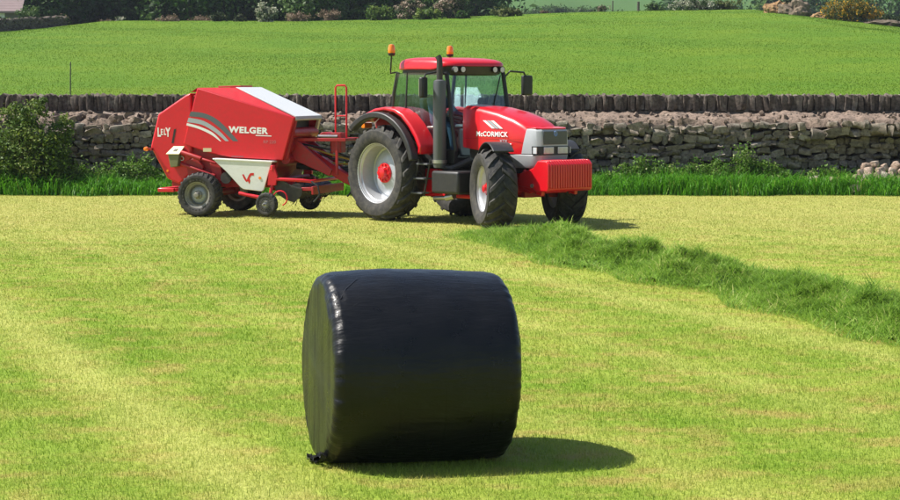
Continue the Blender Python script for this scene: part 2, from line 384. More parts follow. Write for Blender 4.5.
# ------------------------------------------------------------------ grass
def blades(P, h, w, lean, az, rnd, mat, name, two=False, droop=None, lying=False):
    n = len(P); d = np.stack([np.cos(az), np.sin(az), 0 * az], -1); p = np.stack([-np.sin(az), np.cos(az), 0 * az], -1)
    face = rng.uniform(0, 2 * np.pi, n); q = np.stack([np.cos(face), np.sin(face), 0 * face], -1)
    q = np.where((lean[:, None] > .5), p, q)
    a = P - q * w[:, None] / 2; b = P + q * w[:, None] / 2
    up = np.array([0, 0, 1.0])
    tip = P + d * (h * lean)[:, None] + up * (h * np.sqrt(np.clip(1 - lean ** 2, .02, 1)))[:, None]
    if not two:
        V = np.stack([a, b, tip], 1).reshape(-1, 3); L = np.arange(3 * n); C = np.full(n, 3); r = np.repeat(rnd, 3)
    else:
        mid = P + (d * (h * lean * .5)[:, None] + up * (h * .5 * np.sqrt(np.clip(1 - lean ** 2, .02, 1)) + .012)[:, None] if lying else d * (h * lean * .35)[:, None] + up * (h * .58)[:, None])
        if droop is not None: tip = tip - up * (h * droop)[:, None] + d * (h * droop * .6)[:, None]
        c1 = mid + q * w[:, None] * .42; c0 = mid - q * w[:, None] * .42
        V = np.stack([a, b, c1, c0, tip], 1).reshape(-1, 3)
        base = np.arange(n)[:, None] * 5
        L = np.concatenate([base + np.array([0, 1, 2, 3]), base + np.array([3, 2, 4])], 1).ravel(); C = np.tile([4, 3], n); r = np.repeat(rnd, 5)
    return fast_mesh(name, V, L, C, mat, r)
def scatter(y0, y1, dens, margin=1.5, half=.245):
    ymid = (y0 + y1) / 2; W = y1 * half + margin
    n = int((y1 - y0) * 2 * W * dens)
    y = rng.uniform(y0, y1, n); x = rng.uniform(-W, W, n)
    k = np.abs(x) < y * half + margin
    return x[k], y[k]
def vnoise(u, v, seed):
    g = np.random.default_rng(seed + 900).random((256, 256)); u = np.asarray(u) + 64.0; v = np.asarray(v) + 64.0
    i = np.floor(u).astype(int); j = np.floor(v).astype(int); a = sstep(u - i); b = sstep(v - j); i0, i1, j0, j1 = i % 256, (i + 1) % 256, j % 256, (j + 1) % 256
    return (g[i0, j0] * (1 - a) + g[i1, j0] * a) * (1 - b) + (g[i0, j1] * (1 - a) + g[i1, j1] * a) * b
xx, yy = [], []
for a, b, dn in ((10.6, 13, 5200), (13, 16, 4200), (16, 20, 2900), (20, 25, 1900), (25, 31, 1200), (31, 38, 850), (38, 46.2, 650)):
    x, y = scatter(a, b, dn); xx.append(x); yy.append(y)
x = np.concatenate(xx); y = np.concatenate(yy); n = len(x)
h = rng.uniform(.016, .044, n); flat = rng.random(n) < .42
lean = np.where(flat, rng.uniform(.86, .97, n), rng.uniform(.05, .65, n)); h = np.where(flat, h * 1.7, h)
w = rng.uniform(.003, .0065, n) * np.clip(y / 13, 1, 2.4)
rr = np.clip(rng.normal(.45, .25, n) + np.where(flat, .18, 0), 0, 1)
tag(link('mown_grass', blades(np.stack([x, y, np.full(n, -.002)], -1), h, w, lean, rng.uniform(0, 2 * np.pi, n), rr, M['b_mown'], 'mown_grass')),
    'short yellow-green mown grass and clippings covering the near field', 'grass', kind='stuff')
yq = rng.uniform(49.8, 163, 1500000); xq = rng.uniform(-43, 43, len(yq))
kq = (np.abs(xq) < yq * .245 + 3) & (rng.random(len(yq)) < np.clip((62 / yq) ** 2, 0, 1)); x, y = xq[kq], yq[kq]; n = len(x)
h = rng.uniform(.02, .06, n); w = rng.uniform(.018, .036, n) * np.clip(y / 80, .8, 2)
tag(link('meadow_grass', blades(np.stack([x, y, terr(x, y) - .01], -1), h, w, rng.uniform(.05, .75, n), rng.uniform(0, 2 * np.pi, n), rng.random(n), M['b_meadow'], 'meadow_grass')),
    'bright green pasture grass on the slope behind the stone walls', 'grass', kind='stuff')
# tall verge along the foot of the wall
n = 62000
x = rng.uniform(-13, 13, n); y = 45.0 + 1.8 * rng.beta(1.5, 1.15, n) + .16 * np.sin(x * 1.7) + .10 * np.sin(x * 4.1 + 1)
tuft = np.clip(1.2 * (vnoise(x * 1.1, y * 1.6, 1) * .6 + vnoise(x * 3.1, y * 3.1, 2) * .4) - .1, 0, 1)
h = rng.uniform(.24, .74, n) * (.55 + .66 * tuft) * np.where(y < 45.25, .75, 1)
keep = ~((x > 8.2) & (y > 45.75) & (rng.random(n) < .8))
x, y, h, tuft = x[keep], y[keep], h[keep], tuft[keep]; n = len(x)
tag(link('verge_grass', blades(np.stack([x, y, np.full(n, -.01)], -1), h, rng.uniform(.010, .024, n), rng.uniform(.15, .85, n), rng.uniform(0, 2 * np.pi, n),
    np.clip(rng.normal(.45, .22, n) + .2 * (tuft - .5), 0, 1), M['b_verge'], 'verge_grass', True, rng.uniform(0, .4, n))),
    'tall lush green grass strip along the foot of the rubble wall', 'grass', kind='stuff')
# windrow of cut grass
W0, W1 = np.array([.50, 33.2]), np.array([7.03, 13.0])
def wrow(t):   # centre line, slightly wavy
    p = W0[None] + (W1 - W0)[None] * t[:, None]
    dn = (W1 - W0) / np.linalg.norm(W1 - W0); nn = np.array([-dn[1], dn[0]])
    return p + nn[None] * (.16 * np.sin(t * 17) + .09 * np.sin(t * 41 + 1))[:, None], nn
def wh(t, s):   # s in -1..1 across
    L = t * 21.3; w = s * .75
    lump = .18 + .40 * vnoise(L * .8, w * .8, 11) + .75 * vnoise(L * 2.4, w * 2.4, 12) ** 1.4 + .75 * vnoise(L * 5.5, w * 5.5, 13) ** 1.5
    edge = np.clip(t / .16, .04, 1)
    return .26 * np.clip(1 - np.abs(s) ** 1.9, 0, 1) * lump * edge
HALF = .62
tt = np.linspace(0, 1, 260); ss = np.linspace(-1, 1, 25)
TT, SS = np.meshgrid(tt, ss, indexing='ij'); c, nn = wrow(TT.ravel())
Pm = np.concatenate([c + nn[None] * (SS.ravel() * .84 * HALF * (1 + .12 * np.sin(TT.ravel() * 50)))[:, None], (wh(TT.ravel(), SS.ravel() * .84) * .86 + .003 - .03 * (np.abs(SS.ravel()) > .98))[:, None]], 1)
idx = np.arange(260 * 25).reshape(260, 25)
F = np.stack([idx[:-1, :-1], idx[:-1, 1:], idx[1:, 1:], idx[1:, :-1]], -1).reshape(-1, 4)
n = 150000
t = rng.random(n) ** .85; s = np.clip(rng.normal(0, .52, n), -1.3, 1.3); c, nn = wrow(t)
P = np.concatenate([c + nn[None] * (s * HALF * (1 + .12 * np.sin(t * 50)))[:, None], (wh(t, np.clip(s, -1, 1)) * rng.uniform(.75, 1.05, n) + .005)[:, None]], 1)
az = rng.normal(0, .75, n) + np.where(rng.random(n) < .5, 0, np.pi) + math.atan2(*(W1 - W0)[::-1]) + (vnoise(t * 45, s * 2, 21) - .5) * 3.2
me = blades(P, np.where(rng.random(n) < .08, 1.7, 1.0) * rng.uniform(.07, .20, n), rng.uniform(.005, .010, n), rng.uniform(.72, .995, n), az, np.clip(rng.normal(.45, .24, n) + .5 * (vnoise(t * 60, s * 3, 22) - .5), 0, 1), M['b_swath'], 'windrow', True, rng.uniform(0, .12, n), True)
wr = link('windrow', me)
tag(wr, 'long heaped windrow of cut green grass running from the tractor to the right', 'windrow', kind='stuff')
mcore = fast_mesh('windrow_core', Pm, F.ravel(), np.full(len(F), 4), M['b_swath'], np.clip(.25 + .2 * np.sin(TT.ravel() * 300), 0, 1))
tag(link('matted_grass', mcore, wr), kind='stuff')

# ------------------------------------------------------------------ stone walls
def stone_data(seed, boxy=.55, rough=.12, sub=2):
    bm = bmesh.new(); bmesh.ops.create_cube(bm, size=1.0)
    bmesh.ops.subdivide_edges(bm, edges=bm.edges, cuts=1 if sub == 1 else 2, use_grid_fill=True)
    for v in bm.verts:
        p = v.co.copy(); sph = p.normalized() * .56
        v.co = sph.lerp(p, boxy)
        q = v.co * 2.1 + Vector((seed * 7.3, seed * 3.1, seed * 1.7))
        v.co += Vector((mnoise.noise(q), mnoise.noise(q + Vector((31, 0, 0))), mnoise.noise(q + Vector((0, 57, 0))))) * rough
    vs = [tuple(v.co) for v in bm.verts]; bm.verts.index_update(); fs = [tuple(v.index for v in f.verts) for f in bm.faces]
    bm.free(); return vs, fs
def stone_mesh(name, seed, mat, **k):
    v, f = stone_data(seed, **k); b = MB(); b.add(v, f); return b.mesh(name, mat, True, 50)
rub_meshes = [stone_mesh('stone', i, M['rubble'], boxy=.52, rough=.30, sub=1) for i in range(14)]
rub_raw = [stone_data(i, .52, .30, 1) for i in range(14)]
WY = 47.0                                  # face of the rubble wall
def px_of(x, y): return 450 + FPX * x / y
wall = empty('rubble_wall', (0, WY, 0))
tag(wall, 'rough rubble stone wall with crumbling pinkish top behind the tractor and baler', 'wall')
stones = []
zc = .05; row = 0
while zc < 1.60:
    hrow = random.uniform(.095, .20); x = -12.9 + random.uniform(0, .3)
    while x < 12.9:
        wst = random.choice((random.uniform(.12, .24), random.uniform(.18, .40)))
        hh = hrow * random.uniform(.78, 1.28); zz = zc + hrow / 2 + random.uniform(-.04, .04) + .045 * math.sin(x * .9 + row * 1.7)
        top_cut = 1.70 + .05 * math.sin(x * 1.3)
        if zz + hh / 2 < top_cut:
            rec = 0.0
            if x > 8.3 and .35 < zz < 1.30: rec = .26 * min(1, (x - 8.3) / .8) * random.uniform(.6, 1.25)       # hollow under the broken top
            if x > 7.9 and zz >= 1.30: rec = -.12 - random.uniform(0, .12)
            if random.random() < .04 and rec == 0: rec = .12
            if hrow > .16 and wst < .3 and random.random() < .35:          # two thin stones one over the other
                for dz in (-.25, .25): stones.append((x + wst / 2, zz + dz * hh, wst, hh * .5, rec))
            else:
                stones.append((x + wst / 2, zz, wst, hh, rec))
        x += wst * random.uniform(.95, 1.03)
    zc += hrow * .97; row += 1
def seen_score(s):
    p = px_of(s[0], WY); a = s[2] * s[3]
    if p < 2 or p > 898: return a * .05
    if 155 < p < 300 and s[1] < 1.6: return a * .08
    if 345 < p < 590 and s[1] < 1.7: return a * .12
    if p < 72: return a * .2
    if s[1] < .55: return a * .1
    return a
stones.sort(key=seen_score, reverse=True)
rest = MB()
for i, (sx, sz, sw, sh, rec) in enumerate(stones):
    k = random.randrange(14)
    loc = Vector((sx, .12 + rec + random.uniform(-.035, .035), sz)); rot = Euler((random.uniform(-.12, .12), random.uniform(-.22, .22), random.uniform(-.2, .2) + (math.pi if random.random() < .5 else 0)))
    sc = Vector((sw * 1.08, random.uniform(.30, .42), sh * 1.12))
    if i < 300:
        link('stone', rub_meshes[k], wall, loc, rot, sc)
    else:
        mt = Matrix.LocRotScale(loc, rot, sc); v, f = rub_raw[k]
        rest.add([mt @ Vector(p) for p in v], f)
tag(rest.build('small_stones', M['rubble'], wall, ang=50), kind='stuff')
core = MB(); core.bx((-13, .20, 0), (8.3, 1.15, 1.66)); core.bx((8.301, .50, 0), (13, 1.15, 1.30)); core.bx((8.301, .05, 1.301), (13, 1.15, 1.66)); core.build('joint_core', M['wall_core'], wall)
# crumbling earth-and-mortar top
nxx, nyy = 420, 16
gx = np.linspace(-13, 13, nxx); gy = np.linspace(0, 1, nyy); A, Bq = np.meshgrid(gx, gy, indexing='ij')
vs = []
for i in range(nxx):
    for j in range(nyy):
        xw, q = gx[i], gy[j]
        edge = .055 * mnoise.noise(Vector((xw * 1.9, 0, 3))) + .03 * mnoise.noise(Vector((xw * 6, 2, 3)))
        broken = min(1.0, max(0.0, (xw - 7.7) / 1.0))
        yy0 = .04 + edge - .17 * broken + q * (1.18 - edge)
        zt = 1.655 + .19 * q ** .7 + .08 * mnoise.noise(Vector((xw * 1.4, q * 2, 9))) + .06 * mnoise.noise(Vector((xw * 4.5, q * 5, 4))) + .045 * mnoise.noise(Vector((xw * 13, q * 11, 4)))
        if j == 0: zt -= .14 + .05 * mnoise.noise(Vector((xw * 3, 7, 1))); yy0 += .02
        vs.append((xw, yy0, zt + .05 * broken * mnoise.noise(Vector((xw * 2.3, 3, 5)))))
cap = MB(); cap.add(vs, [(i * nyy + j, (i + 1) * nyy + j, (i + 1) * nyy + j + 1, i * nyy + j + 1) for i in range(nxx - 1) for j in range(nyy - 1)])
cap.build('earth_top', M['pink_earth'], wall, ang=60)
lumps = MB()
for i in range(260):
    xw = random.uniform(-12.8, 12.8); q = random.random() ** 1.4
    sz = random.uniform(.03, .10); mt = Matrix.LocRotScale(Vector((xw, .08 + q * .95 - (.14 if xw > 8 else 0), 1.66 + .19 * q ** .7 + sz * .1)), Euler((random.random() * 3, random.random() * 3, random.random() * 3)), Vector((sz * 1.5, sz * 1.2, sz * .8)))
    v, f = rub_raw[i % 14]; lumps.add([mt @ Vector(p) for p in v], f)
for i in range(170):
    xw = random.uniform(-12.8, 1.0); q = random.random() * .55; sz = random.uniform(.09, .19)
    mt = Matrix.LocRotScale(Vector((xw, .08 + q * .9, 1.655 + .19 * q ** .7)), Euler((random.uniform(-.4, .4), random.uniform(-.4, .4), random.random() * 6)), Vector((sz * 1.5, sz * 1.2, sz * .9)))
    v, f = rub_raw[i % 14]; lumps.add([mt @ Vector(p) for p in v], f)
tag(lumps.build('top_rubble', M['top_stone'], wall, ang=50), kind='stuff')
# second wall behind it, topped with upright cope stones
cw = empty('coped_wall', (0, 48.25, 0)); tag(cw, 'dark stone wall topped with a row of upright cope stones behind the rubble wall', 'wall')
b = MB(); b.bx((-13.5, .04, 1.2), (13.5, .42, 1.90)); b.bx((-13.5, .16, 1.90), (13.5, .38, 2.17)); b.build('wall_body', M['cope'], cw)
cope_meshes = [stone_mesh('cope_stone', 40 + i, M['cope'], boxy=.70, rough=.20, sub=1) for i in range(10)]
x = -12.6
while x < 12.6:
    wst = random.uniform(.06, .125); hh = random.uniform(.385, .412)
    link('cope_stone', random.choice(cope_meshes), cw, (x + wst / 2, .20 + random.uniform(-.06, .06), 1.885 + hh / 2), (random.uniform(-.08, .08), random.uniform(-.12, .12), random.choice((0, math.pi)) + random.uniform(-.2, .2)), (wst * 1.34, .40, hh))
    x += wst
# heap of fallen stones at the right
heap_meshes = [stone_mesh('loose_stone', 70 + i, M['pale_stone'], boxy=.45, rough=.16, sub=2) for i in range(6)]
spots = []
for (px, z, y) in [(862, .10, 46.15), (872, .12, 46.1), (884, .10, 46.2), (895, .12, 46.1), (906, .1, 46.2), (853, .12, 46.25), (865, .30, 46.35), (877, .33, 46.3), (889, .30, 46.35), (900, .31, 46.35), (857, .33, 46.45),
                   (869, .50, 46.5), (880, .52, 46.48), (892, .49, 46.5), (903, .5, 46.5), (874, .66, 46.6), (885, .42, 46.2), (861, .46, 46.55), (896, .62, 46.62), (867, .22, 45.98), (881, .2, 45.95), (908, .40, 46.3), (858, .2, 46.05), (874, .22, 46.2), (890, .2, 46.02), (901, .2, 46.05), (868, .38, 46.3), (884, .58, 46.55), (891, .4, 46.3), (878, .4, 46.25), (850, .25, 46.4), (866, .6, 46.62)]:
    spots.append((px, z, y))
for i, (px, z, y) in enumerate(spots):
    o = link('loose_stone', heap_meshes[i % 6], None, ((px - 450) / FPX * y, y, z), (random.uniform(-.5, .5), random.uniform(-.5, .5), random.random() * 6), (random.uniform(.16, .27), random.uniform(.15, .23), random.uniform(.13, .19)))
    tag(o, 'pale pinkish stone in the tumbled heap below the broken wall end', 'stone', 'fallen stones heaped under the broken wall')
for px, z, w_, lab in ((815, .30, .30, 'pale pinkish loose stone lying left of the heap, leftmost of three'), (827, .26, .26, 'small pale loose stone between two others left of the heap'), (836, .28, .34, 'flat pale loose stone nearest the heap on its left'), (856, .06, .40, 'pale stone lying in the grass in front of the tumbled heap')):
    y = 46.3 if z > .1 else 45.5
    tag(link('loose_stone', heap_meshes[int(px) % 6], None, ((px - 450) / FPX * y, y, z + (.0 if z > .1 else .06)), (.1, .2, px), (w_, .26, .2)), lab, 'stone')
mb = MB()
for (px, z, y) in [(815, .12, 46.3), (827, .1, 46.3), (836, .1, 46.3), (846, .1, 46.35)]:
    mt = Matrix.LocRotScale(Vector(((px - 450) / FPX * y, y, z)), Euler((.2, .1, px)), Vector((.42, .34, .26))); v, f = rub_raw[int(px) % 14]; mb.add([mt @ Vector(p) for p in v], f)
tag(mb.build('fallen_rubble', M['rubble'], ang=50), 'dark fallen rubble half hidden in grass left of the stone heap', 'rubble', kind='stuff')

# ------------------------------------------------------------------ wheels
def tyre_mesh(Rr, w, rim, lug=.045, nlug=20, sweep=.5, lw=.055, n=72, sym=False):
    b = MB(); Rb = Rr - lug; h = w / 2
    prof = [(-h * .78, rim - .02), (-h * .86, rim + .015), (-h * .97, rim + (Rb - rim) * .30), (-h * 1.0, rim + (Rb - rim) * .55), (-h * .97, rim + (Rb - rim) * .80), (-h * .88, Rb - .035), (-h * .70, Rb - .012), (-h * .35, Rb), (0, Rb + .003)]
    prof = prof + [(-a, r) for a, r in prof[-2::-1]]
    b.lathe(prof, n)
    # inner barrel closes the tyre towards the rim
    st = [(.0, Rb), (.40, Rb - .003), (.74, Rb - .015), (.93, Rb - .05), (1.0, Rb - .12)]
    for k in range(nlug):
        for sgn in (-1, 1):
            a0 = 2 * math.pi * (k + (0 if sgn < 0 else .5)) / nlug
            rows = []
            for (u, rb) in st:
                a = a0 - sweep * min(u, .95) ** 1.1 * (2 * math.pi / nlug) * 2.0
                ax = sgn * (u * h * (1.0 if u < .95 else 1.012)) - sgn * .02 * w
                top = rb + lug * (1.0 if u < .9 else (.9 if u < .95 else .35)); wd = lw * (1 + .25 * u) / Rb / 2
                rows.append([(r * math.cos(a + s_ * wd * q), ax, r * math.sin(a + s_ * wd * q)) for (r, s_, q) in ((rb - .012, -1, 1.25), (top, -1, .8), (top, 1, .8), (rb - .012, 1, 1.25))])
            b.loft(rows)
    return b.mesh('tyre', M['rubber'], True, 32)
def rim_mesh(name, w, rim, dish, mat, hubr):
    h = w / 2 * .80; b = MB()
    prof = [(-h * 1.0, rim - .015), (-h * 1.06, rim + .012), (-h * 1.02, rim + .018), (-h * .93, rim - .03), (-h * .80, rim - .035), (-h * .72, rim - .055), (dish - .07, rim - .065), (dish + .05, rim - .085), (dish + .075, rim * .70)]
    b.lathe(prof, 64)
    b.lathe([(dish + .052, rim - .09), (h * .8, rim - .06), (h * 1.0, rim + .01), (h * .9, rim - .02)], 48)
    return b.mesh(name, mat, True, 40)
def disc_mesh(rim, dish, hubr):
    return MB().lathe([(dish + .06, rim * .80), (dish + .045, rim * .77), (dish - .01, rim * .64), (dish - .03, rim * .52), (dish - .05, rim * .42), (dish - .045, hubr), (dish - .045, .001)], 56).mesh('wheel_disc', M['disc'], True, 40)
def hub_mesh(dish, r, mat, nb=10):
    b = MB(); b.lathe([(dish - .045, r), (dish - .075, r), (dish - .08, r * .62), (dish - .15, r * .55), (dish - .16, r * .45), (dish - .162, .001)], 28)
    for k in range(nb):
        a = 2 * math.pi * k / nb
        b.tube([(r * .82 * math.cos(a), dish - .07, r * .82 * math.sin(a)), (r * .82 * math.cos(a), dish - .105, r * .82 * math.sin(a))], r * .12, 6)
    return b.mesh('hub', mat, True, 35)
def wheel(name, parent, loc, rz, tm, rm, hm, dm):
    o = link(name, rm, parent, loc, (0, 0, rz)); link('tyre', tm, o); link('hub', hm, o); link('wheel_disc', dm, o); return o

# ------------------------------------------------------------------ lettering
def letters(name, text, size, mat, parent, loc, rot=(R(90), 0, 0), sx=1.0, bold=.02, shear=0.0):
    cu = bpy.data.curves.new(name, 'FONT'); cu.body = text; cu.size = size; cu.offset = bold * size; cu.shear = shear; cu.extrude = .0015; cu.space_character = 1.0 + bold * 2.2
    cu.resolution_u = 3
    t = bpy.data.objects.new('tmp', cu); COL.objects.link(t)
    dg = bpy.context.evaluated_depsgraph_get(); dg.update()
    me = bpy.data.meshes.new_from_object(t.evaluated_get(dg)); bpy.data.objects.remove(t); bpy.data.curves.remove(cu)
    me.materials.clear(); me.materials.append(mat)
    return link(name, me, parent, loc, rot, (sx, 1, 1))
def decal(name, poly, y, mat, parent, t=.002):
    return MB().prism(poly, y - t, y, 'y').build(name, mat, parent)

# ------------------------------------------------------------------ tractor  (x forward, y left, z up; origin under the rear axle)
T = empty('tractor', (-.462, 37.3, 0), -R(49)); tag(T, 'red farm tractor with glazed cab and ribbed front weight, coupled to the baler', 'tractor')
def build_tractor():
    rt = tyre_mesh(.89, .58, .555, .05, 19, .55, .075); ft = tyre_mesh(.70, .54, .42, .045, 17, .55, .068)
    rrim = rim_mesh('rear_wheel', .58, .555, .02, M['silver'], .13); frim = rim_mesh('front_wheel', .50, .42, -.03, M['silver'], .10)
    rh = hub_mesh(.02, .185, M['red'], 10); fh = hub_mesh(-.03, .12, M['red'], 8); rd = disc_mesh(.555, .02, .13); fd = disc_mesh(.42, -.03, .10)
    wheel('rear_wheel', T, (0, -.95, .885), 0, rt, rrim, rh, rd); wheel('rear_wheel', T, (0, .95, .885), math.pi, rt, rrim, rh, rd)
    wheel('front_wheel', T, (2.85, -.86, .695), -R(26), ft, frim, fh, fd); wheel('front_wheel', T, (2.85, .86, .695), math.pi - R(27), ft, frim, fh, fd)
    # chassis, engine, axles
    b = MB(); b.bx((-.45, -.30, .62), (1.0, .30, 1.10)); b.bx((1.0, -.24, .58), (2.4, .24, 1.0)); b.tube([(0, -.72, .885), (0, .72, .885)], .17, 20); b.bx((-.62, -.2, .5), (-.45, .2, 1.0)); b.build('transmission', M['iron'], T, .02)
    b = MB(); b.bx((1.62, -.33, .95), (3.1, .33, 1.45)); b.tube([(1.7, -.36, 1.1), (2.9, -.36, 1.1)], .06, 8); b.bx((2.0, -.37, 1.15), (2.5, -.33, 1.4)); b.build('engine', M['iron'], T, .02)
    b = MB(); b.tube([(2.85, -.66, .66), (2.85, .66, .66)], [.10, .10], 12); b.box((2.85, 0, .66), (.3, .5, .28)); b.tube([(2.72, -.6, .74), (2.72, .6, .74)], .03, 8)
    for s in (-1, 1): b.tube([(2.85, s * .60, .50), (2.85, s * .60, .86)], .09, 10)
    b.build('front_axle', M['dark_red'], T, .015)
    b = MB(); b.prism([(2.45, .62), (3.55, .62), (3.62, .80), (3.62, 1.02), (2.9, 1.05), (2.45, .95)], -.25, .25); b.prism([(2.5, .72), (3.2, .60), (3.3, .78), (2.6, .92)], -.33, -.252); b.prism([(2.5, .72), (3.2, .60), (3.3, .78), (2.6, .92)], .252, .33); b.build('front_support', M['red'], T, .015)
    # front linkage arms and ribbed weight
    for s in (-1, 1):
        MB().prism([(3.15, .70), (3.62, .58), (3.66, .80), (3.3, 1.0), (3.12, .95)], s * .36, s * .44).build('linkage_arm', M['red'], T, .012)
        MB().tube([(3.15, s * .40, 1.0), (3.50, s * .40, .62)], .045, 12).build('lift_ram', M['dark_red'], T)
    w0 = MB(); w0.prism([(3.50, .72), (3.56, .66), (3.86, .66), (3.90, .70), (3.90, 1.14), (3.84, 1.20), (3.62, 1.20), (3.50, 1.06)], -.535, .535); wt = w0.build('front_weight', M['red'], T, .025, seg=3)
    b = MB()
    for i in range(17):
        yy = -.48 + i * .06
        b.prism([(3.885, .71), (3.918, .73), (3.918, 1.13), (3.85, 1.205), (3.68, 1.211), (3.68, 1.185), (3.885, 1.12)], yy - .022, yy + .022)
    b.build('rib', M['red'], wt, .006)
    MB().tube([(3.50, -.56, .76), (3.50, .56, .76)], .035, 10).build('pin', M['steel'], wt)
    for s in (-1, 1): MB().prism([(3.10, .74), (3.52, .70), (3.56, 1.10), (3.40, 1.04), (3.12, .96)], s * .50, s * .45).build('weight_carrier', M['red'], T, .015)
    MB().bx((3.12, -.45, .78), (3.22, .45, .92)).build('cross_beam', M['red'], T, .015)
    # bonnet
    lo = []
    for x, hw, zb, zt in ((1.56, .43, 1.40, 2.13), (1.60, .435, 1.38, 2.145), (2.0, .435, 1.34, 2.11), (2.45, .43, 1.31, 2.035), (2.85, .42, 1.295, 1.93), (3.08, .405, 1.29, 1.835), (3.20, .395, 1.297, 1.765)):
        sec = [(-hw, zb), (-hw - .004, zb + .25), (-hw, zt - .11), (-hw + .022, zt - .05), (-hw + .075, zt - .012), (-hw + .20, zt), (0, zt + .012)]
        sec = sec + [(-y, z) for y, z in sec[-2::-1]]
        xo = lambda z: x - (.13 * (1 - (z - 1.297) / .46) if x > 3.15 else (.06 * (1 - (z - 1.297) / .5) if x > 3.0 else 0))
        lo.append([(xo(z), y, z) for y, z in sec])
    hood = MB().loft(lo).build('bonnet', M['red'], T, ang=38)
    letters('lettering', 'McCORMICK', .125, M['letter_white'], hood, (1.93, -.4425, 1.592), sx=1.12, bold=.02)
    letters('lettering', 'XTX', .075, M['letter_grey'], hood, (2.55, -.4395, 1.49), sx=1.3, bold=.01)
    decal('lettering', [(2.56, 1.455), (2.84, 1.455), (2.86, 1.478), (2.54, 1.478)], -.4375, M['letter_white'], hood)
    for k in range(3):
        x0 = 2.10 + k * .105
        decal('emblem', [(x0, 1.875), (x0 + .085, 1.875), (x0 + .325, 1.735), (x0 + .245, 1.735)], -.4405, M['letter_white'] if k != 1 else M['letter_grey'], hood)
    MB().bx((1.58, -.4395, 1.545), (3.08, -.4365, 1.552)).build('panel_seam', M['dark_red'], hood)
    # grey nose with lamps
    def nplan(z, xr, front, hw):
        p = [(xr, -hw), (front - .17, -hw), (front - .07, -hw + .03), (front, -hw + .10)]
        return [(x, y, z) for x, y in p] + [(x, -y, z) for x, y in p[::-1]]
    nose = MB().loft([nplan(1.294, 3.07, 3.515, .408), nplan(1.46, 3.112, 3.51, .408), nplan(1.70, 3.18, 3.49, .40), nplan(1.742, 3.195, 3.46, .385)]).build('nose', M['grey'], T, .012)
    MB().loft([nplan(1.05, 2.80, 3.43, .385), nplan(1.10, 2.775, 3.47, .405), nplan(1.287, 2.72, 3.50, .412)]).build('lower_nose', M['grey'], T, .012)
    MB().loft([[(x, y, z - t) for (x, y, z) in ((3.17, -.39, 1.772), (3.40, -.365, 1.760), (3.475, -.28, 1.750), (3.475, .28, 1.750), (3.40, .365, 1.760), (3.17, .39, 1.772))] for t in (.022, 0)]).build('bonnet_lip', M['red'], T, .006)
    gr = MB().bx((3.495, -.285, 1.465), (3.512, .285, 1.70)).build('grille', M['dark_grey'], nose, .006)  # dark grey paints in the shade on the nose front, slats included
    for i in range(8):
        MB().box((3.515, 0, 1.485 + i * .028), (.008, .55, .012)).build('slat', M['dark_grey'], gr)
    MB().loft([nplan(1.292, 3.36, 3.525, .414), nplan(1.438, 3.36, 3.520, .414)]).build('lamp_trim', M['black'], nose)
    for s in (-1, 1):
        hl = MB().bx((3.516, s * .29, 1.305), (3.532, s * .05, 1.425)).build('headlight', M['lens'], nose, .008)
        MB().tube([(3.528, s * .12, 1.365), (3.536, s * .12, 1.365)], .045, 14).build('bulb', M['silver'], hl)
        MB().tube([(3.528, s * .23, 1.365), (3.536, s * .23, 1.365)], .045, 14).build('bulb', M['silver'], hl)
        MB().prism([(3.385, 1.31), (3.47, 1.31), (3.47, 1.42), (3.385, 1.42)], s * .4165, s * .40).build('side_lamp', M['lens'], hl)
    MB().lathe([(0, .001), (.008, .045), (-.004, .05)], 20, (3.516, 0, 1.655), 'x').build('badge', paint('blue_badge', (.12, .2, .42), .3), nose)
    # cab: base, pillars, glass
    b = MB(); b.prism([(-.15, 1.10), (1.62, 1.10), (1.64, 1.34), (1.0, 1.32), (.55, 1.95), (-.10, 2.02)], -.70, -.62); b.prism([(-.15, 1.10), (1.62, 1.10), (1.64, 1.34), (1.0, 1.32), (.55, 1.95), (-.10, 2.02)], .62, .70)
    b.bx((-.15, -.62, 1.10), (1.60, .62, 1.20)); b.bx((-.15, -.62, 1.20), (-.08, .62, 1.95)); b.build('cab_floor', M['black'], T, .012)
    def bar(pts, r, nm='pillar'): MB().tube(pts, r, 8).build(nm, M['black'], T)
    for s in (-1, 1):
        bar([(1.63, s * .66, 1.32), (1.56, s * .70, 1.9), (1.40, s * .69, 2.74)], .038)
        bar([(-.10, s * .70, 1.98), (-.05, s * .72, 2.35), (.04, s * .70, 2.74)], .035)
        bar([(.55, s * .735, 1.98), (1.0, s * .735, 1.36)], .02, 'door_frame')
        bar([(-.08, s * .735, 2.01), (.55, s * .735, 2.0)], .02, 'door_frame')
        bar([(.30, s * .735, 2.02), (.34, s * .72, 2.74)], .016, 'door_frame')
        pane = [(-.06, 2.03), (.54, 2.03), (1.0, 1.38), (1.60, 1.36), (1.54, 1.9), (1.38, 2.73), (.05, 2.73)]
        MB().prism(pane, s * .722, s * .730).build('side_window', M['glass'], T)
    MB().add([(1.62, -.63, 1.36), (1.62, .63, 1.36), (1.55, .67, 1.9), (1.40, .66, 2.72), (1.40, -.66, 2.72), (1.55, -.67, 1.9)], [(0, 1, 2, 5), (5, 2, 3, 4)]).build('windscreen', M['glass'], T)
    MB().add([(-.09, -.67, 2.02), (-.09, .67, 2.02), (-.04, .69, 2.35), (.05, .67, 2.72), (.05, -.67, 2.72), (-.04, -.69, 2.35)], [(0, 1, 2, 5), (5, 2, 3, 4)]).build('rear_window', M['glass'], T)
    bar([(1.405, .62, 2.68), (1.52, .36, 2.15)], .012, 'wiper')
    MB().bx((.95, -.775, 1.72), (1.12, -.735, 1.76)).build('door_handle', M['steel'], T, .01)
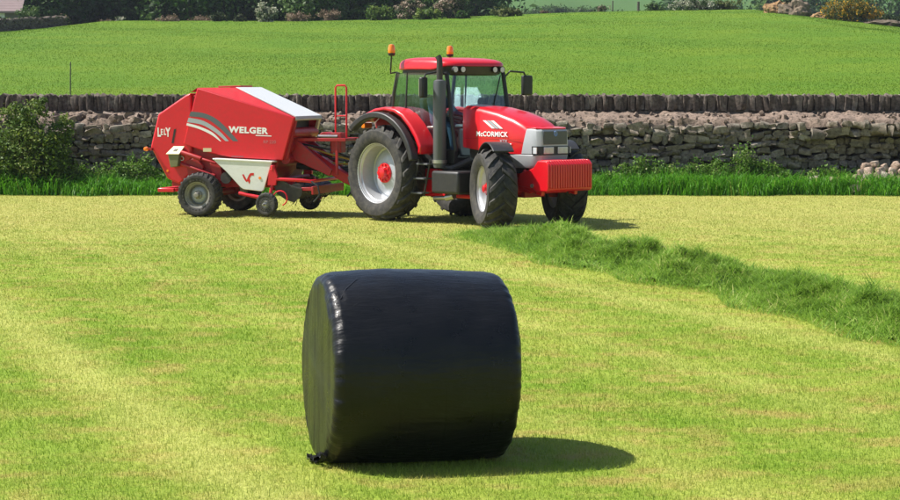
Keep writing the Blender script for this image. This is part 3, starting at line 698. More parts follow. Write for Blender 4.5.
    # roof: dark lining with lamps, red shell
    def plan(z, x0, x1, hw, e=4.2, n=56):
        cx, ax = (x0 + x1) / 2, (x1 - x0) / 2; out = []
        for k in range(n):
            a = 2 * math.pi * k / n; c, s = math.cos(a), math.sin(a)
            px_ = cx + ax * math.copysign(abs(c) ** (2 / e), c); zz = z + .035 * math.cos((px_ - .5) * 1.5) - .03
            out.append((px_, hw * math.copysign(abs(s) ** (2 / e), s), zz))
        return out
    MB().loft([plan(2.70, .0, 1.44, .70), plan(2.73, -.03, 1.50, .735), plan(2.87, -.03, 1.53, .745)]).build('roof_lining', M['black'], T, ang=40)
    def visor(lp, k): return [(x, y, z + k * float(sstep((x - 1.05) / .4))) for x, y, z in lp]
    roof = MB().loft([visor(plan(2.785, -.07, 1.535, .765), .085), visor(plan(2.80, -.085, 1.555, .785), .08), visor(plan(2.90, -.07, 1.55, .785), .02), plan(2.955, -.02, 1.50, .755), plan(2.985, .05, 1.42, .69, 4), plan(3.002, .16, 1.25, .57, 3.6), plan(3.01, .35, 1.05, .36, 3)]).build('roof', M['red'], T, ang=50)
    for yy in (-.60, -.42, .36, .54):
        lp = MB().lathe([(-.05, .045), (.0, .062), (.02, .062)], 18, (1.535, yy, 2.785), 'x').build('work_light', M['black'], roof)
        MB().lathe([(.0, .001), (.0, .05), (-.01, .052)], 18, (1.557, yy, 2.785), 'x').build('lens', M['lens'], lp)
    for (bx_, by_, pts) in ((.10, -.90, [(.02, -.74, 2.74), (.02, -.86, 2.72), (.07, -.90, 2.78), (.10, -.90, 3.07)]), (-.10, .70, [(.0, .70, 2.78), (-.10, .70, 2.82), (-.10, .70, 3.07)])):
        bc = MB().lathe([(3.09, .001), (3.09, .062), (3.12, .066), (3.20, .062), (3.245, .045), (3.255, .001)], 20, (bx_, by_, 0), 'z').build('beacon', M['orange'], T)
        MB().lathe([(3.04, .001), (3.04, .05), (3.07, .068), (3.092, .068), (3.092, .001)], 20, (bx_, by_, 0), 'z').build('beacon_base', M['black'], bc)
        MB().tube(pts, .014, 8).build('bracket', M['black'], bc)
    # exhaust
    ex = MB().lathe([(1.02, .001), (1.02, .105), (1.06, .118), (2.52, .118), (2.58, .105), (2.60, .06), (2.60, .001)], 26, (1.41, -.86, 0), 'z').build('exhaust', M['dark_grey'], T, ang=40)
    MB().tube([(1.41, -.86, 2.58), (1.41, -.86, 2.90), (1.405, -.862, 2.97), (1.38, -.875, 3.02)], .055, 16).build('tailpipe', M['iron'], ex)
    MB().lathe([(1.10, .12), (1.10, .135), (1.16, .135), (1.16, .12)], 26, (1.41, -.86, 0), 'z').build('clamp', M['steel'], ex)
    MB().tube([(1.41, -.86, 1.05), (1.55, -.72, 1.0), (1.75, -.42, 1.15)], .06, 10).build('elbow', M['iron'], ex)
    # mirrors
    for (c, pts, rz) in (((1.24, -1.10, 2.46), [(1.42, -.70, 2.70), (1.36, -.88, 2.74), (1.26, -1.06, 2.70), (1.24, -1.10, 2.60)], R(25)), ((1.46, 1.24, 2.50), [(1.42, .70, 2.64), (1.45, .82, 2.76), (1.46, 1.16, 2.74), (1.46, 1.24, 2.62)], -R(10))):
        mr = MB().box((0, 0, 0), (.09, .22, .37)).build('mirror', M['black'], T, .03, loc=c, rot=(0, 0, rz), seg=3)
        MB().box((-.05, 0, 0), (.006, .17, .30)).build('mirror_glass', M['mirror'], mr)
        MB().tube(pts, .018, 8).build('mirror_arm', M['black'], T)
    # interior
    st = MB().bx((.20, -.25, 1.52), (.68, .25, 1.66)).build('driver_seat', M['seat'], T, .05, seg=3)
    MB().box((.18, 0, 1.95), (.14, .48, .64), (0, -.12, 0)).build('backrest', M['seat'], st, .05, seg=3)
    MB().bx((.30, -.14, 1.20), (.58, .14, 1.52)).build('pedestal', M['iron'], st)
    b = MB(); b.bx((.10, -.60, 1.20), (.80, -.36, 1.70)); b.box((.85, -.46, 1.72), (.35, .16, .08), (0, -.2, 0)); b.tube([(.92, -.46, 1.74), (.98, -.48, 1.90)], .02, 8); b.build('console', M['dark_grey'], T, .03)
    b = MB(); b.bx((1.20, -.22, 1.20), (1.55, .22, 1.72)); b.bx((1.30, -.42, 1.72), (1.54, .42, 1.80)); b.build('dashboard', M['dark_grey'], T, .04)
    b = MB(); c = Vector((1.02, 0, 1.86)); rotm = Euler((0, R(28), 0)).to_matrix(); ring = [c + rotm @ Vector((.20 * math.cos(a), .20 * math.sin(a), 0)) for a in [2 * math.pi * k / 24 for k in range(25)]]
    b.tube(ring, .016, 8, False); b.tube([c, (1.24, 0, 1.55)], .03, 8)
    for a in (0, 2.1, 4.2): b.tube([c, c + rotm @ Vector((.2 * math.cos(a), .2 * math.sin(a), 0))], .012, 6)
    b.build('steering_wheel', M['black'], T)
    MB().bx((.70, .40, 1.55), (.95, .58, 2.05)).build('monitor', M['dark_grey'], T, .02)
    # mudguards
    def arc(r, a0, a1, n, cz=.885, cx=0): return [(cx + r * math.cos(R(a0 + (a1 - a0) * k / n)), cz + r * math.sin(R(a0 + (a1 - a0) * k / n))) for k in range(n + 1)]
    for s in (-1, 1):
        outer = [(1.12, 1.27), (1.14, 1.40), (1.02, 1.60), (.84, 1.80), (.62, 1.98), (.40, 2.07), (.10, 2.105), (-.20, 2.07), (-.50, 1.97), (-.66, 1.86)]
        inner = [(x * .93 - .01, .885 + (z - .885) * .94) for x, z in outer[::-1]]
        rf = MB().prism(outer + inner, s * .70, s * 1.08).build('rear_mudguard', M['red'], T, .03, seg=3)
        MB().prism([(.98, 1.22)] + inner[::-1][1:] + [(-.60, 1.25), (.0, 1.9 - .45)], s * .66, s * .70).build('inner_panel', M['dark_red'], rf)
        o2 = arc(1.13, 14, 132, 18); i2 = arc(1.02, 14, 132, 18)[::-1]
        MB().prism(o2 + i2, s * 1.083, s * 1.24).build('fender_extension', M['black'], rf, .02)
        ps = (2.85, s * .86); stz = -R(26)
        f2 = arc(.815, 55, 160, 14, .70, 0); i3 = arc(.785, 55, 160, 14, .70, 0)[::-1]
        fm = MB().prism(f2 + i3, -.19 - .05 * s, .19 - .05 * s).build('front_mudguard', M['black'], T, .012, loc=(2.85, s * .86, 0), rot=(0, 0, stz))
        MB().tube([(0, -s * .28, .75), (0, -s * .20, 1.42), (0, 0, 1.48)], .022, 8).build('stay', M['iron'], fm)
        MB().bx((-.70, s * .98, 1.70), (-.60, s * .80, 1.80)).build('tail_lamp', M['orange'], rf, .01)
    # steps, tank, battery box
    sp = MB()
    for dx_ in (0, .31): sp.tube([(.97 + dx_, -.97, 1.16), (.79 + dx_, -.97, .50)], .018, 8)
    sp = sp.build('steps', M['black'], T)
    for k in range(3):
        z = 1.08 - k * .265; x = .97 - (1.1 - z) * .30
        MB().bx((x, -1.04, z - .015), (x + .31, -.86, z + .015)).build('tread', M['dark_grey'], sp, .005)
    MB().bx((1.30, -.98, .56), (2.05, -.52, .97)).build('fuel_tank', M['black'], T, .05, seg=3)
    MB().bx((1.05, .45, .56), (2.1, .95, 1.02)).build('fuel_tank', M['black'], T, .05, seg=3)
    b = MB(); b.bx((.55, -.62, .55), (1.05, -.42, .98)); b.bx((1.08, -.60, .55), (1.28, -.40, .98)); b.bx((.6, -.60, .47), (2.1, -.40, .54)); b.build('side_bracket', M['red'], T, .015)
    b = MB(); b.tube([(1.2, -.80, .46), (1.55, -.82, .48)], .04, 12); b.tube([(1.55, -.82, .48), (1.74, -.80, .52)], .06, 12); b.build('air_reservoir', M['steel'], T)
    b = MB(); b.tube([(.9, 0, .50), (2.6, 0, .58)], .05, 10); b.bx((.4, -.22, .42), (1.2, .22, .62)); b.build('drive_shaft', M['iron'], T, .02)
    # rear hitch
    b = MB(); b.bx((-1.0, -.07, .40), (-.35, .07, .50)); b.bx((-.62, -.30, .45), (-.46, .30, .80))
    for s in (-1, 1): b.tube([(-.40, s * .32, .60), (-1.05, s * .42, .75)], .035, 8); b.tube([(-.40, s * .32, 1.30), (-.85, s * .40, .74)], .025, 8)
    b.tube([(-.45, 0, 1.0), (-.85, 0, 1.15)], .03, 8)
    b.build('rear_linkage', M['iron'], T, .008)
build_tractor()

# ------------------------------------------------------------------ driver, seated in the cab (same frame as the tractor)
def build_driver():
    nodes = {}; vs = []; es = []; rs = []
    def N(k, p, r, par=None):
        nodes[k] = len(vs); vs.append(p); rs.append(r)
        if par is not None: es.append((nodes[par], nodes[k]))
    N('pelvis', (.36, 0, 1.77), (.17, .13)); N('waist', (.34, 0, 1.93), (.15, .11), 'pelvis'); N('chest', (.35, 0, 2.13), (.18, .12), 'waist'); N('neck0', (.37, 0, 2.27), (.085, .075), 'chest'); N('neck', (.39, 0, 2.34), (.055, .055), 'neck0')
    N('jaw', (.42, 0, 2.40), (.066, .072), 'neck'); N('face', (.425, 0, 2.475), (.078, .092), 'jaw'); N('crown', (.415, 0, 2.55), (.066, .078), 'face')
    for s, k in ((-1, 'r'), (1, 'l')):
        N('sh' + k, (.36, s * .185, 2.22), (.075, .07), 'chest'); N('el' + k, (.58, s * .27, 1.99), (.05, .05), 'sh' + k); N('fa' + k, (.72, s * .235, 1.97), (.043, .043), 'el' + k); N('wr' + k, (.855, s * .195, 1.955), (.028, .032), 'fa' + k); N('palm' + k, (.915, s * .185, 1.955), (.022, .042), 'wr' + k)
        N('hip' + k, (.44, s * .11, 1.745), (.095, .085), 'pelvis'); N('kn' + k, (.86, s * .15, 1.745), (.062, .065), 'hip' + k); N('sn' + k, (.93, s * .15, 1.52), (.055, .055), 'kn' + k); N('an' + k, (.96, s * .15, 1.285), (.04, .04), 'sn' + k); N('toe' + k, (1.13, s * .16, 1.245), (.038, .045), 'an' + k)
        for i in range(4):
            yy = s * (.150 + .023 * i); b_ = 'f%s%d' % (k, i); L = (.030, .036, .034, .026)[i]
            N(b_ + 'a', (.948, yy, 1.957), (.0095, .0095), 'palm' + k); N(b_ + 'b', (.948 + L, yy, 1.945), (.009, .009), b_ + 'a'); N(b_ + 'c', (.948 + L * .9, yy, 1.915), (.008, .008), b_ + 'b')
        N('th' + k, (.915, s * .135, 1.94), (.010, .010), 'palm' + k); N('tt' + k, (.945, s * .125, 1.915), (.0085, .0085), 'th' + k)
    me = bpy.data.meshes.new('person'); me.from_pydata(vs, es, []); o = bpy.data.objects.new('tmp', me); COL.objects.link(o)
    md = o.modifiers.new('skin', 'SKIN'); md.use_smooth_shade = True
    for v, r in zip(me.skin_vertices[0].data, rs): v.radius = r
    for v in me.skin_vertices[0].data: v.use_root = False
    me.skin_vertices[0].data[0].use_root = True
    sb = o.modifiers.new('sub', 'SUBSURF'); sb.levels = sb.render_levels = 2
    dg = bpy.context.evaluated_depsgraph_get(); dg.update(); em = bpy.data.meshes.new_from_object(o.evaluated_get(dg)); bpy.data.objects.remove(o)
    em.materials.clear()
    for mm in (M['overall'], M['skin'], M['boot']): em.materials.append(mm)
    for p in em.polygons:
        c = p.center; p.material_index = 1 if c.z > 2.325 or (c.x > .85 and 1.87 < c.z < 2.05) else (2 if c.z < 1.32 else 0); p.use_smooth = True
    em.name = 'person'
    d = link('person', em, None, (-.462, 37.3, 0), (0, 0, -R(49)))
    tag(d, 'person in blue-grey work clothes seated in the tractor cab, hands on the steering wheel', 'person')
    MB().lathe([(2.485, .101), (2.53, .102), (2.575, .085), (2.605, .05), (2.615, .001)], 24, (.405, 0, 0), 'z').build('hair', M['hair'], d)
    for s in (-1, 1):
        MB().lathe([(-.008, .001), (-.006, .009), (.004, .011), (.009, .001)], 12, (.508, s * .033, 2.478), 'x').build('eye', M['letter_white'], d)
        MB().lathe([(-.008, .001), (-.008, .02), (.006, .028), (.008, .001)], 12, (.415, s * .094, 2.465), 'y').build('ear', M['skin'], d)
    MB().loft([[(.500, -.008, 2.485), (.500, .008, 2.485), (.505, 0, 2.487)], [(.505, -.017, 2.440), (.505, .017, 2.440), (.535, 0, 2.445)], [(.503, -.012, 2.432), (.503, .012, 2.432), (.512, 0, 2.432)]]).build('nose', M['skin'], d)
    MB().bx((.488, -.024, 2.403), (.497, .024, 2.410)).build('mouth', M['dark_red'], d, .002)
M['overall'] = paint('blue_grey_overalls', (.13, .18, .27), .85, var=.2); M['skin'] = paint('skin', (.48, .28, .20), .55, var=.06); M['boot'] = paint('boot_leather', (.03, .022, .018), .6); M['hair'] = paint('brown_hair', (.05, .032, .02), .7, var=.3)
build_driver()

# ------------------------------------------------------------------ baler  (x forward, y left, z up; origin under its axle)
BL = empty('round_baler', (-4.48, 38.66, 0), -R(16)); tag(BL, 'red round baler with white shields and a white sloping front cover behind the tractor', 'baler')
def build_baler():
    bt = tyre_mesh(.43, .40, .25, .022, 26, .35, .038, 64); brim = rim_mesh('wheel', .40, .25, -.06, M['dull_silver'], .07); bh = hub_mesh(-.06, .085, M['dull_silver'], 6); bd = disc_mesh(.25, -.06, .07); gd = disc_mesh(.125, -.03, .03)
    wheel('wheel', BL, (0, -1.0, .425), 0, bt, brim, bh, bd); wheel('wheel', BL, (0, 1.0, .425), math.pi, bt, brim, bh, bd)
    gt = tyre_mesh(.225, .15, .125, .012, 18, .3, .03, 40); grim = rim_mesh('gauge_wheel', .15, .125, -.03, M['dull_silver'], .03); gh = hub_mesh(-.03, .035, M['steel'], 4)
    wheel('gauge_wheel', BL, (1.39, -1.10, .27), -R(4), gt, grim, gh, gd); wheel('gauge_wheel', BL, (1.45, 1.10, .26), math.pi, gt, grim, gh, gd)
    # frame, chamber
    b = MB()
    for s in (-1, 1): b.bx((-.75, s * .52, .56), (1.75, s * .64, .72)); b.bx((-.12, s * .55, .40), (.12, s * .66, .9))
    b.tube([(0, -.84, .425), (0, .84, .425)], .07, 14); b.bx((.9, -.64, .58), (1.05, .64, .70)); b.build('chassis', M['dark_red'], BL, .01)
    ch = MB().prism([(-.40, 2.20), (-.12, 2.43), (.60, 2.43), (1.60, 1.97), (1.52, 1.55), (1.42, .95), (1.2, .72), (.2, .66), (-.35, .95), (-.5, 1.5)], -.64, .64).build('chamber', M['dark_red'], BL, .02)
    MB().bx((1.50, -.60, 1.66), (1.62, .60, 1.90)).build('opening_shade_block', M['black'], ch)  # solid black block painting the shade inside the open front
    for (x, z, r) in ((1.70, 1.60, .10), (1.62, 1.34, .10), (1.60, 1.10, .09)):
        MB().tube([(x, -.66, z), (x, .66, z)], r, 18).build('roller', M['dark_red'], ch)
    # rear gate
    gate = MB().prism([(-.30, 2.36), (-.42, 2.309), (-.985, 1.952), (-1.155, 1.314), (-.815, .71), (-.56, .60), (-.34, .80), (-.30, 1.30)], -.72, .72).build('rear_gate', M['baler_red'], BL, .035, seg=3)
    MB().prism([(-.655, 1.66), (-.61, 1.67), (-.665, 1.395), (-.71, 1.39)], -.7235, -.7205).build('slot', M['black'], gate)
    for ch_, x, z, s, sx_ in (('L', -1.005, 1.522, .235, .62), ('E', -.935, 1.553, .155, .60), ('L', -.868, 1.553, .155, .62), ('Y', -.825, 1.522, .235, .60)):
        letters('lettering', ch_, s, M['letter_white'], gate, (x, -.7215, z), sx=sx_, bold=.035)
    tl = MB().lathe([(0, .001), (0, .045), (-.05, .04), (-.06, .001)], 16, (-1.20, -.80, 1.28), 'y').build('tail_lamp', M['orange'], gate)
    MB().bx((-1.21, -.79, 1.25), (-1.10, -.68, 1.30)).build('lamp_bracket', M['dark_red'], tl)
    MB().lathe([(0, .001), (0, .025), (-.006, .024), (-.006, .001)], 12, (-.80, -.7205, .86), 'y').build('reflector', M['orange'], gate)
    MB().lathe([(0, .03), (0, .045), (-.02, .045), (-.02, .03)], 16, (-.49, -.73, 1.10), 'y').build('sheave', M['white'], gate)
    b = MB(); b.bx((-1.04, -.62, .44), (-.90, .62, .52))
    for s in (-1, 1): b.bx((-1.03, s * .45, .45), (-.6, s * .55, .51))
    b.bx((-1.04, -.66, .445), (-.70, -.58, .515)); b.build('bale_kicker', M['baler_red'], BL, .01)
    tb = MB().prism([(-.735, 1.21), (-.49, 1.21), (-.53, .95), (-.68, .93)], -.86, -.722).build('twine_box', M['olive'], BL, .012)
    lid = MB().add([(-.76, -.88, 1.19), (-.66, -.735, 1.335), (-.44, -.735, 1.335), (-.49, -.88, 1.19), (-.76, -.872, 1.18), (-.66, -.725, 1.325), (-.44, -.725, 1.325), (-.49, -.872, 1.18)], [(0, 3, 2, 1), (4, 5, 6, 7), (0, 1, 5, 4), (1, 2, 6, 5), (2, 3, 7, 6), (3, 0, 4, 7)]).build('lid', M['cream'], tb)
    MB().add([(-.635, -.838, 1.245), (-.60, -.792, 1.29), (-.58, -.792, 1.29), (-.615, -.838, 1.245)], [(0, 1, 2, 3)]).build('symbol', M['black'], lid)
    MB().add([(-.595, -.838, 1.245), (-.56, -.792, 1.29), (-.54, -.792, 1.29), (-.575, -.838, 1.245)], [(0, 1, 2, 3)]).build('symbol', M['black'], lid)
    MB().add([(-.62, -.82, 1.262), (-.605, -.808, 1.275), (-.555, -.808, 1.275), (-.57, -.82, 1.262)], [(0, 1, 2, 3)]).build('symbol', M['black'], lid)
    # side panels with stripes
    outline = [(-.143, 2.455), (1.835, 1.894), (1.80, 1.80), (1.588, 1.083), (1.3, 1.10), (.582, 1.13), (.1, 1.21), (-.44, 1.379)]
    for s in (-1, 1):
        sp = MB().prism(outline, s * .78, s * .69).build('side_panel', M['baler_red'], BL, .02, seg=3)
        ys_ = -.7825 if s < 0 else .7845
        if s < 0:
            L = lambda px, py: (-.293 + (px - 190) * .0204, 1.992 - (py - 112) * .0190)
            def stripe(up, lo, mat, nm):
                def sm(P):
                    out = []
                    for i in range(len(P) - 1):
                        for k in range(5):
                            t = k / 5; p0 = P[max(i - 1, 0)]; p1 = P[i]; p2 = P[i + 1]; p3 = P[min(i + 2, len(P) - 1)]
                            out.append(tuple(.5 * (2 * p1[j] + (p2[j] - p0[j]) * t + (2 * p0[j] - 5 * p1[j] + 4 * p2[j] - p3[j]) * t * t + (3 * p1[j] - p0[j] - 3 * p2[j] + p3[j]) * t ** 3) for j in (0, 1)))
                    return out + [P[-1]]
                u, l = sm(up), sm(lo); u = [L(*p) for p in u]; l = [L(*p) for p in l]; b = MB(); n = len(u)
                b.add([(p[0], ys_, p[1]) for p in u] + [(p[0], ys_, p[1]) for p in l], [(i, i + 1, n + i + 1, n + i) for i in range(n - 1)])
                b.build(nm, mat, sp)
            stripe([(190.8, 111.4), (205.8, 113.6), (220.5, 121.8), (238.5, 141)], [(189.0, 116.4), (205.5, 118.4), (219, 127.2), (233, 141)], M['decal_dark'], 'stripe')
            stripe([(188.6, 117.6), (204, 121), (218.8, 130.4), (229, 141)], [(187.0, 122.2), (202, 124.8), (215, 132.2), (225.6, 141)], M['letter_grey'], 'stripe')
            stripe([(186.8, 123.0), (199.4, 126.4), (212.8, 132.6), (221.3, 141.2)], [(186.2, 125.4), (198.6, 128.9), (211, 134.6), (220.2, 141.3)], M['letter_white'], 'stripe')
            letters('lettering', 'WELGER', .158, M['letter_white'], sp, (.505, ys_ + .001, 1.612), rot=(R(90), R(2.0), 0), sx=1.20, bold=.045)
            decal('lettering', [(1.05, 1.545), (1.37, 1.535), (1.37, 1.552), (1.05, 1.562)], ys_ + .001, M['letter_white'], sp, .001)
            letters('lettering', 'RP 220', .085, paint('faded_pink_decal', (.50, .16, .18), .45), sp, (1.20, ys_ + .001, 1.405), sx=1.05, bold=.0)
            MB().bx((-.03, ys_, 1.235), (.14, ys_ + .0015, 1.305)).build('warning_sticker', M['cream'], sp)
            MB().bx((.55, ys_, 1.145), (.80, ys_ + .0015, 1.158)).build('edge_sticker', M['decal_dark'], sp)
    b = MB(); A = [(-.143, -.775, 2.455), (-.143, .775, 2.455)]; Bm = [(.60, -.665, 2.462), (.60, .665, 2.462)]; Cc = [(1.835, -.772, 1.894), (1.835, .772, 1.894)]; D = [(-.30, -.70, 2.372), (-.30, .70, 2.372)]
    b.add([A[0], Bm[0], Cc[0], A[1], Bm[1], Cc[1], D[0], D[1]], [(0, 2, 1), (3, 4, 5), (0, 1, 4, 3), (6, 0, 3, 7)])
    b.add([(.60, -.660, 2.440), (.60, .660, 2.440), (1.81, .70, 1.875), (1.81, -.70, 1.875)], [(0, 1, 2, 3)])
    b.build('roof_shoulder', M['baler_red'], BL, smooth=False)
    b = MB(); b.add([(.605, -.655, 2.470), (.605, .655, 2.470), (1.84, .715, 1.918), (1.84, -.715, 1.918), (.605, -.655, 2.452), (.605, .655, 2.452), (1.825, .715, 1.898), (1.825, -.715, 1.898)],
                    [(0, 3, 2, 1), (4, 5, 6, 7), (0, 1, 5, 4), (1, 2, 6, 5), (2, 3, 7, 6), (3, 0, 4, 7)])
    fc = b.build('front_cover', M['white'], BL, .006)
    b = MB(); b.prism([(1.842, 1.916), (1.850, 1.86), (1.835, 1.835), (1.825, 1.84), (1.832, 1.90)], -.715, .715); b.build('cover_lip', M['grey'], fc)
    MB().tube([(.10, -.3, 2.475), (.55, -.3, 2.485), (.55, .3, 2.485), (.10, .3, 2.475)], .014, 8).build('roof_rail', M['dark_red'], BL)
    # front posts beside the opening
    for s in (-1, 1):
        MB().prism([(1.80, 1.89), (1.84, 1.88), (1.66, 1.10), (1.56, 1.10)], s * .69, s * .60).build('front_post', M['cream'] if s > 0 else M['dark_red'], BL, .006)
    # white lower shields
    for s in (-1, 1):
        sh = MB().prism([(.243, 1.10), (1.441, 1.058), (1.41, .98), (1.27, .53), (1.23, .50), (.86, .535), (.80, .57), (.496, .879), (.35, 1.00)], s * .95, s * .925).build('lower_shield', M['white'], BL, .01)
        MB().prism([(.235, 1.118), (1.45, 1.075), (1.445, 1.045), (.245, 1.088)], s * .965, s * .70).build('shield_top', M['white'], sh, .006)
        if s < 0:
            b = MB(); Y = -.9525
            for poly in ([(.835, .815), (.865, .825), (.905, .755), (.925, .715), (.895, .70), (.865, .745)], [(.895, .70), (.925, .715), (.965, .80), (1.00, .845), (1.075, .85), (1.07, .80), (1.02, .80), (.985, .745), (.955, .69), (.92, .675)], [(.955, .69), (.985, .745), (1.0, .70), (.99, .665), (.975, .635)]):
                b.add([(p[0], Y, p[1]) for p in poly], [tuple(range(len(poly)))])
            b.build('emblem', M['red'], sh, smooth=False)
            MB().lathe([(0, .001), (0, .028), (-.008, .026), (-.008, .001)], 14, (1.195, -.951, .755), 'y').build('reflector', M['orange'], sh)
    # gate ram and levers between gate and shield
    b = MB(); b.tube([(-.48, -.80, 1.22), (-.05, -.82, 1.10)], .045, 12); b.tube([(-.05, -.82, 1.10), (.25, -.82, 1.02)], .025, 10); b.tube([(-.5, -.78, 1.0), (.22, -.80, .78)], .03, 10)
    b.prism([(-.42, 1.05), (-.2, 1.12), (-.05, .95), (-.12, .70), (-.35, .72)], -.74, -.66); b.prism([(.1, 1.02), (.3, 1.05), (.38, .7), (.2, .66)], -.78, -.70); b.build('gate_ram', M['dark_red'], BL, .006)
    b = MB(); b.lathe([(0, .001), (0, .11), (-.03, .11), (-.03, .001)], 24, (.45, -.80, .74), 'y'); b.lathe([(0, .001), (0, .13), (-.03, .13), (-.03, .001)], 24, (.85, -.76, .95), 'y'); b.build('sprocket', M['iron'], BL)
    # pickup
    pk = MB().tube([(1.50, -.86, .72), (1.50, .86, .72)], .045, 12).build('pickup', M['dark_red'], BL)
    for s in (-1, 1): MB().prism([(1.40, .74), (1.56, .76), (1.80, .62), (2.02, .56), (2.02, .44), (1.86, .30), (1.70, .34), (1.52, .46)], s * .90, s * .87).build('side_plate', M['iron'], pk, .006)
    dr = MB().tube([(1.86, -.85, .50), (1.86, .85, .50)], .15, 20).build('drum', M['iron'], pk)
    tm = MB().tube([(.14, 0, 0), (.20, 0, .02), (.27, 0, -.02)], .007, 4).mesh('tine', M['iron'])
    for i in range(17):
        for k in range(4): link('tine', tm, dr, (1.86, -.80 + i * .1, .50), (0, k * math.pi / 2 + i * .35, 0))
    MB().tube([(1.50, -.96, .74), (2.05, -.96, .72), (2.20, -.90, .70), (2.20, .90, .70), (2.05, .96, .72)], .032, 10).build('wind_guard', M['baler_red'], pk)
    b = MB(); [b.bx((1.95, -.85 + i * .2, .52), (2.24, -.77 + i * .2, .58)) for i in range(9)]; b.bx((2.20, -.88, .45), (2.24, .88, .60)); b.build('guard_plate', M['dark_red'], pk, .006)
    for s in (-1, 1):
        b = MB(); b.tube([(1.42, s * 1.0, .27), (1.40, s * .94, .45), (1.46, s * .93, .80)], .03, 10); b.prism([(1.36, .62), (1.52, .62), (1.56, .80), (1.50, .95), (1.40, .92)], s * .99, s * .92); b.tube([(1.46, s * .955, .90), (1.46, s * .955, 1.0)], .045, 12); b.build('gauge_arm', M['baler_red'], pk, .006)
        b = MB(); ring = [(1.62 + .14 * math.cos(a), s * 1.0, .38 + .14 * math.sin(a)) for a in [R(-70 + 22 * k) for k in range(12)]]; b.tube(ring, .014, 8); b.build('guard_loop', M['baler_red'], pk)
        MB().tube([(.75, s * .90, .46), (1.1, s * .93, .40), (1.38, s * .95, .36)], .035, 10).build('wheel_stay', M['baler_red'], pk)
    for s in (-1, 1):
        MB().tube([(2.22, s * .93, .70), (2.36, s * .96, .62), (2.40, s * .97, .45), (2.28, s * .96, .32)], .018, 8).build('hose_loop', M['black'], pk)
    # drawbar
    d = MB()
    pts = [(1.50, 1.46, 1.20), (1.66, 1.455, 1.16), (2.53, .85, .645), (3.0, .60, .42), (3.48, .56, .44)]
    lo = []
    for x, zt, zb in pts:
        yc = .0 if x < 2 else .29 * (x - 2) / 1.48; hw = .11
        lo.append([(x, yc - hw, zb), (x, yc + hw, zb), (x, yc + hw, zt), (x, yc - hw, zt)])
    db = MB().loft(lo).build('drawbar', M['baler_red'], BL, .015)
    for s in (-1, 1):
        MB().prism([(1.45, 1.60), (1.70, 1.50), (2.45, .90), (2.40, .78), (1.40, 1.20)], s * .42, s * .36).build('side_beam', M['dark_red'], db, .01)
    MB().bx((1.66, -.114, 1.26), (1.76, -.118, 1.37)).build('sticker', M['cream'], db)
    MB().tube([(1.55, .10, .95), (3.05, .28, .80)], .06, 12).build('drive_shaft', M['black'], BL)
    b = MB(); b.bx((1.62, -.40, 1.44), (2.72, -.34, 1.50)); b.bx((1.62, .34, 1.44), (2.72, .40, 1.50)); b.bx((2.62, -.34, 1.445), (2.68, .34, 1.495)); b.bx((2.1, -.34, 1.445), (2.16, .34, 1.495)); b.bx((2.35, -.18, 1.22), (2.55, .1, 1.60)); b.tube([(2.2, -.2, 1.52), (2.2, .25, 1.52)], .09, 12); b.bx((2.5, -.37, .80), (2.55, -.33, 1.46)); b.bx((2.15, .33, .95), (2.2, .37, 1.46)); b.build('service_frame', M['dark_red'], BL, .006)
    MB().tube([(2.40, -.05, 1.50), (2.40, -.05, 2.46), (2.43, -.05, 2.50), (2.59, -.05, 2.50), (2.62, -.05, 2.46), (2.62, -.05, 1.50)], .019, 8).tube([(2.40, -.05, 1.92), (2.62, -.05, 1.92)], .013, 8).build('hand_rail', M['baler_red'], BL)
    for k, (m_, y0) in enumerate((('black', -.12), ('yellow', -.06), ('black', .04), ('yellow', .12), ('black', .2))):
        z0 = 1.38 - .04 * k
        MB().tube([(1.75, y0, z0), (2.3, y0 - .05, z0 - .10 - .05 * k), (2.75, y0 + .1, z0 - .28), (3.1, y0 + .25, z0 - .2), (3.4, .3, 1.1)], .018, 8).build('hose', M[m_], BL)
    MB().tube([(2.1, -.22, 1.53), (2.5, -.22, 1.53)], .03, 10).build('ram', M['steel'], BL)
build_baler()

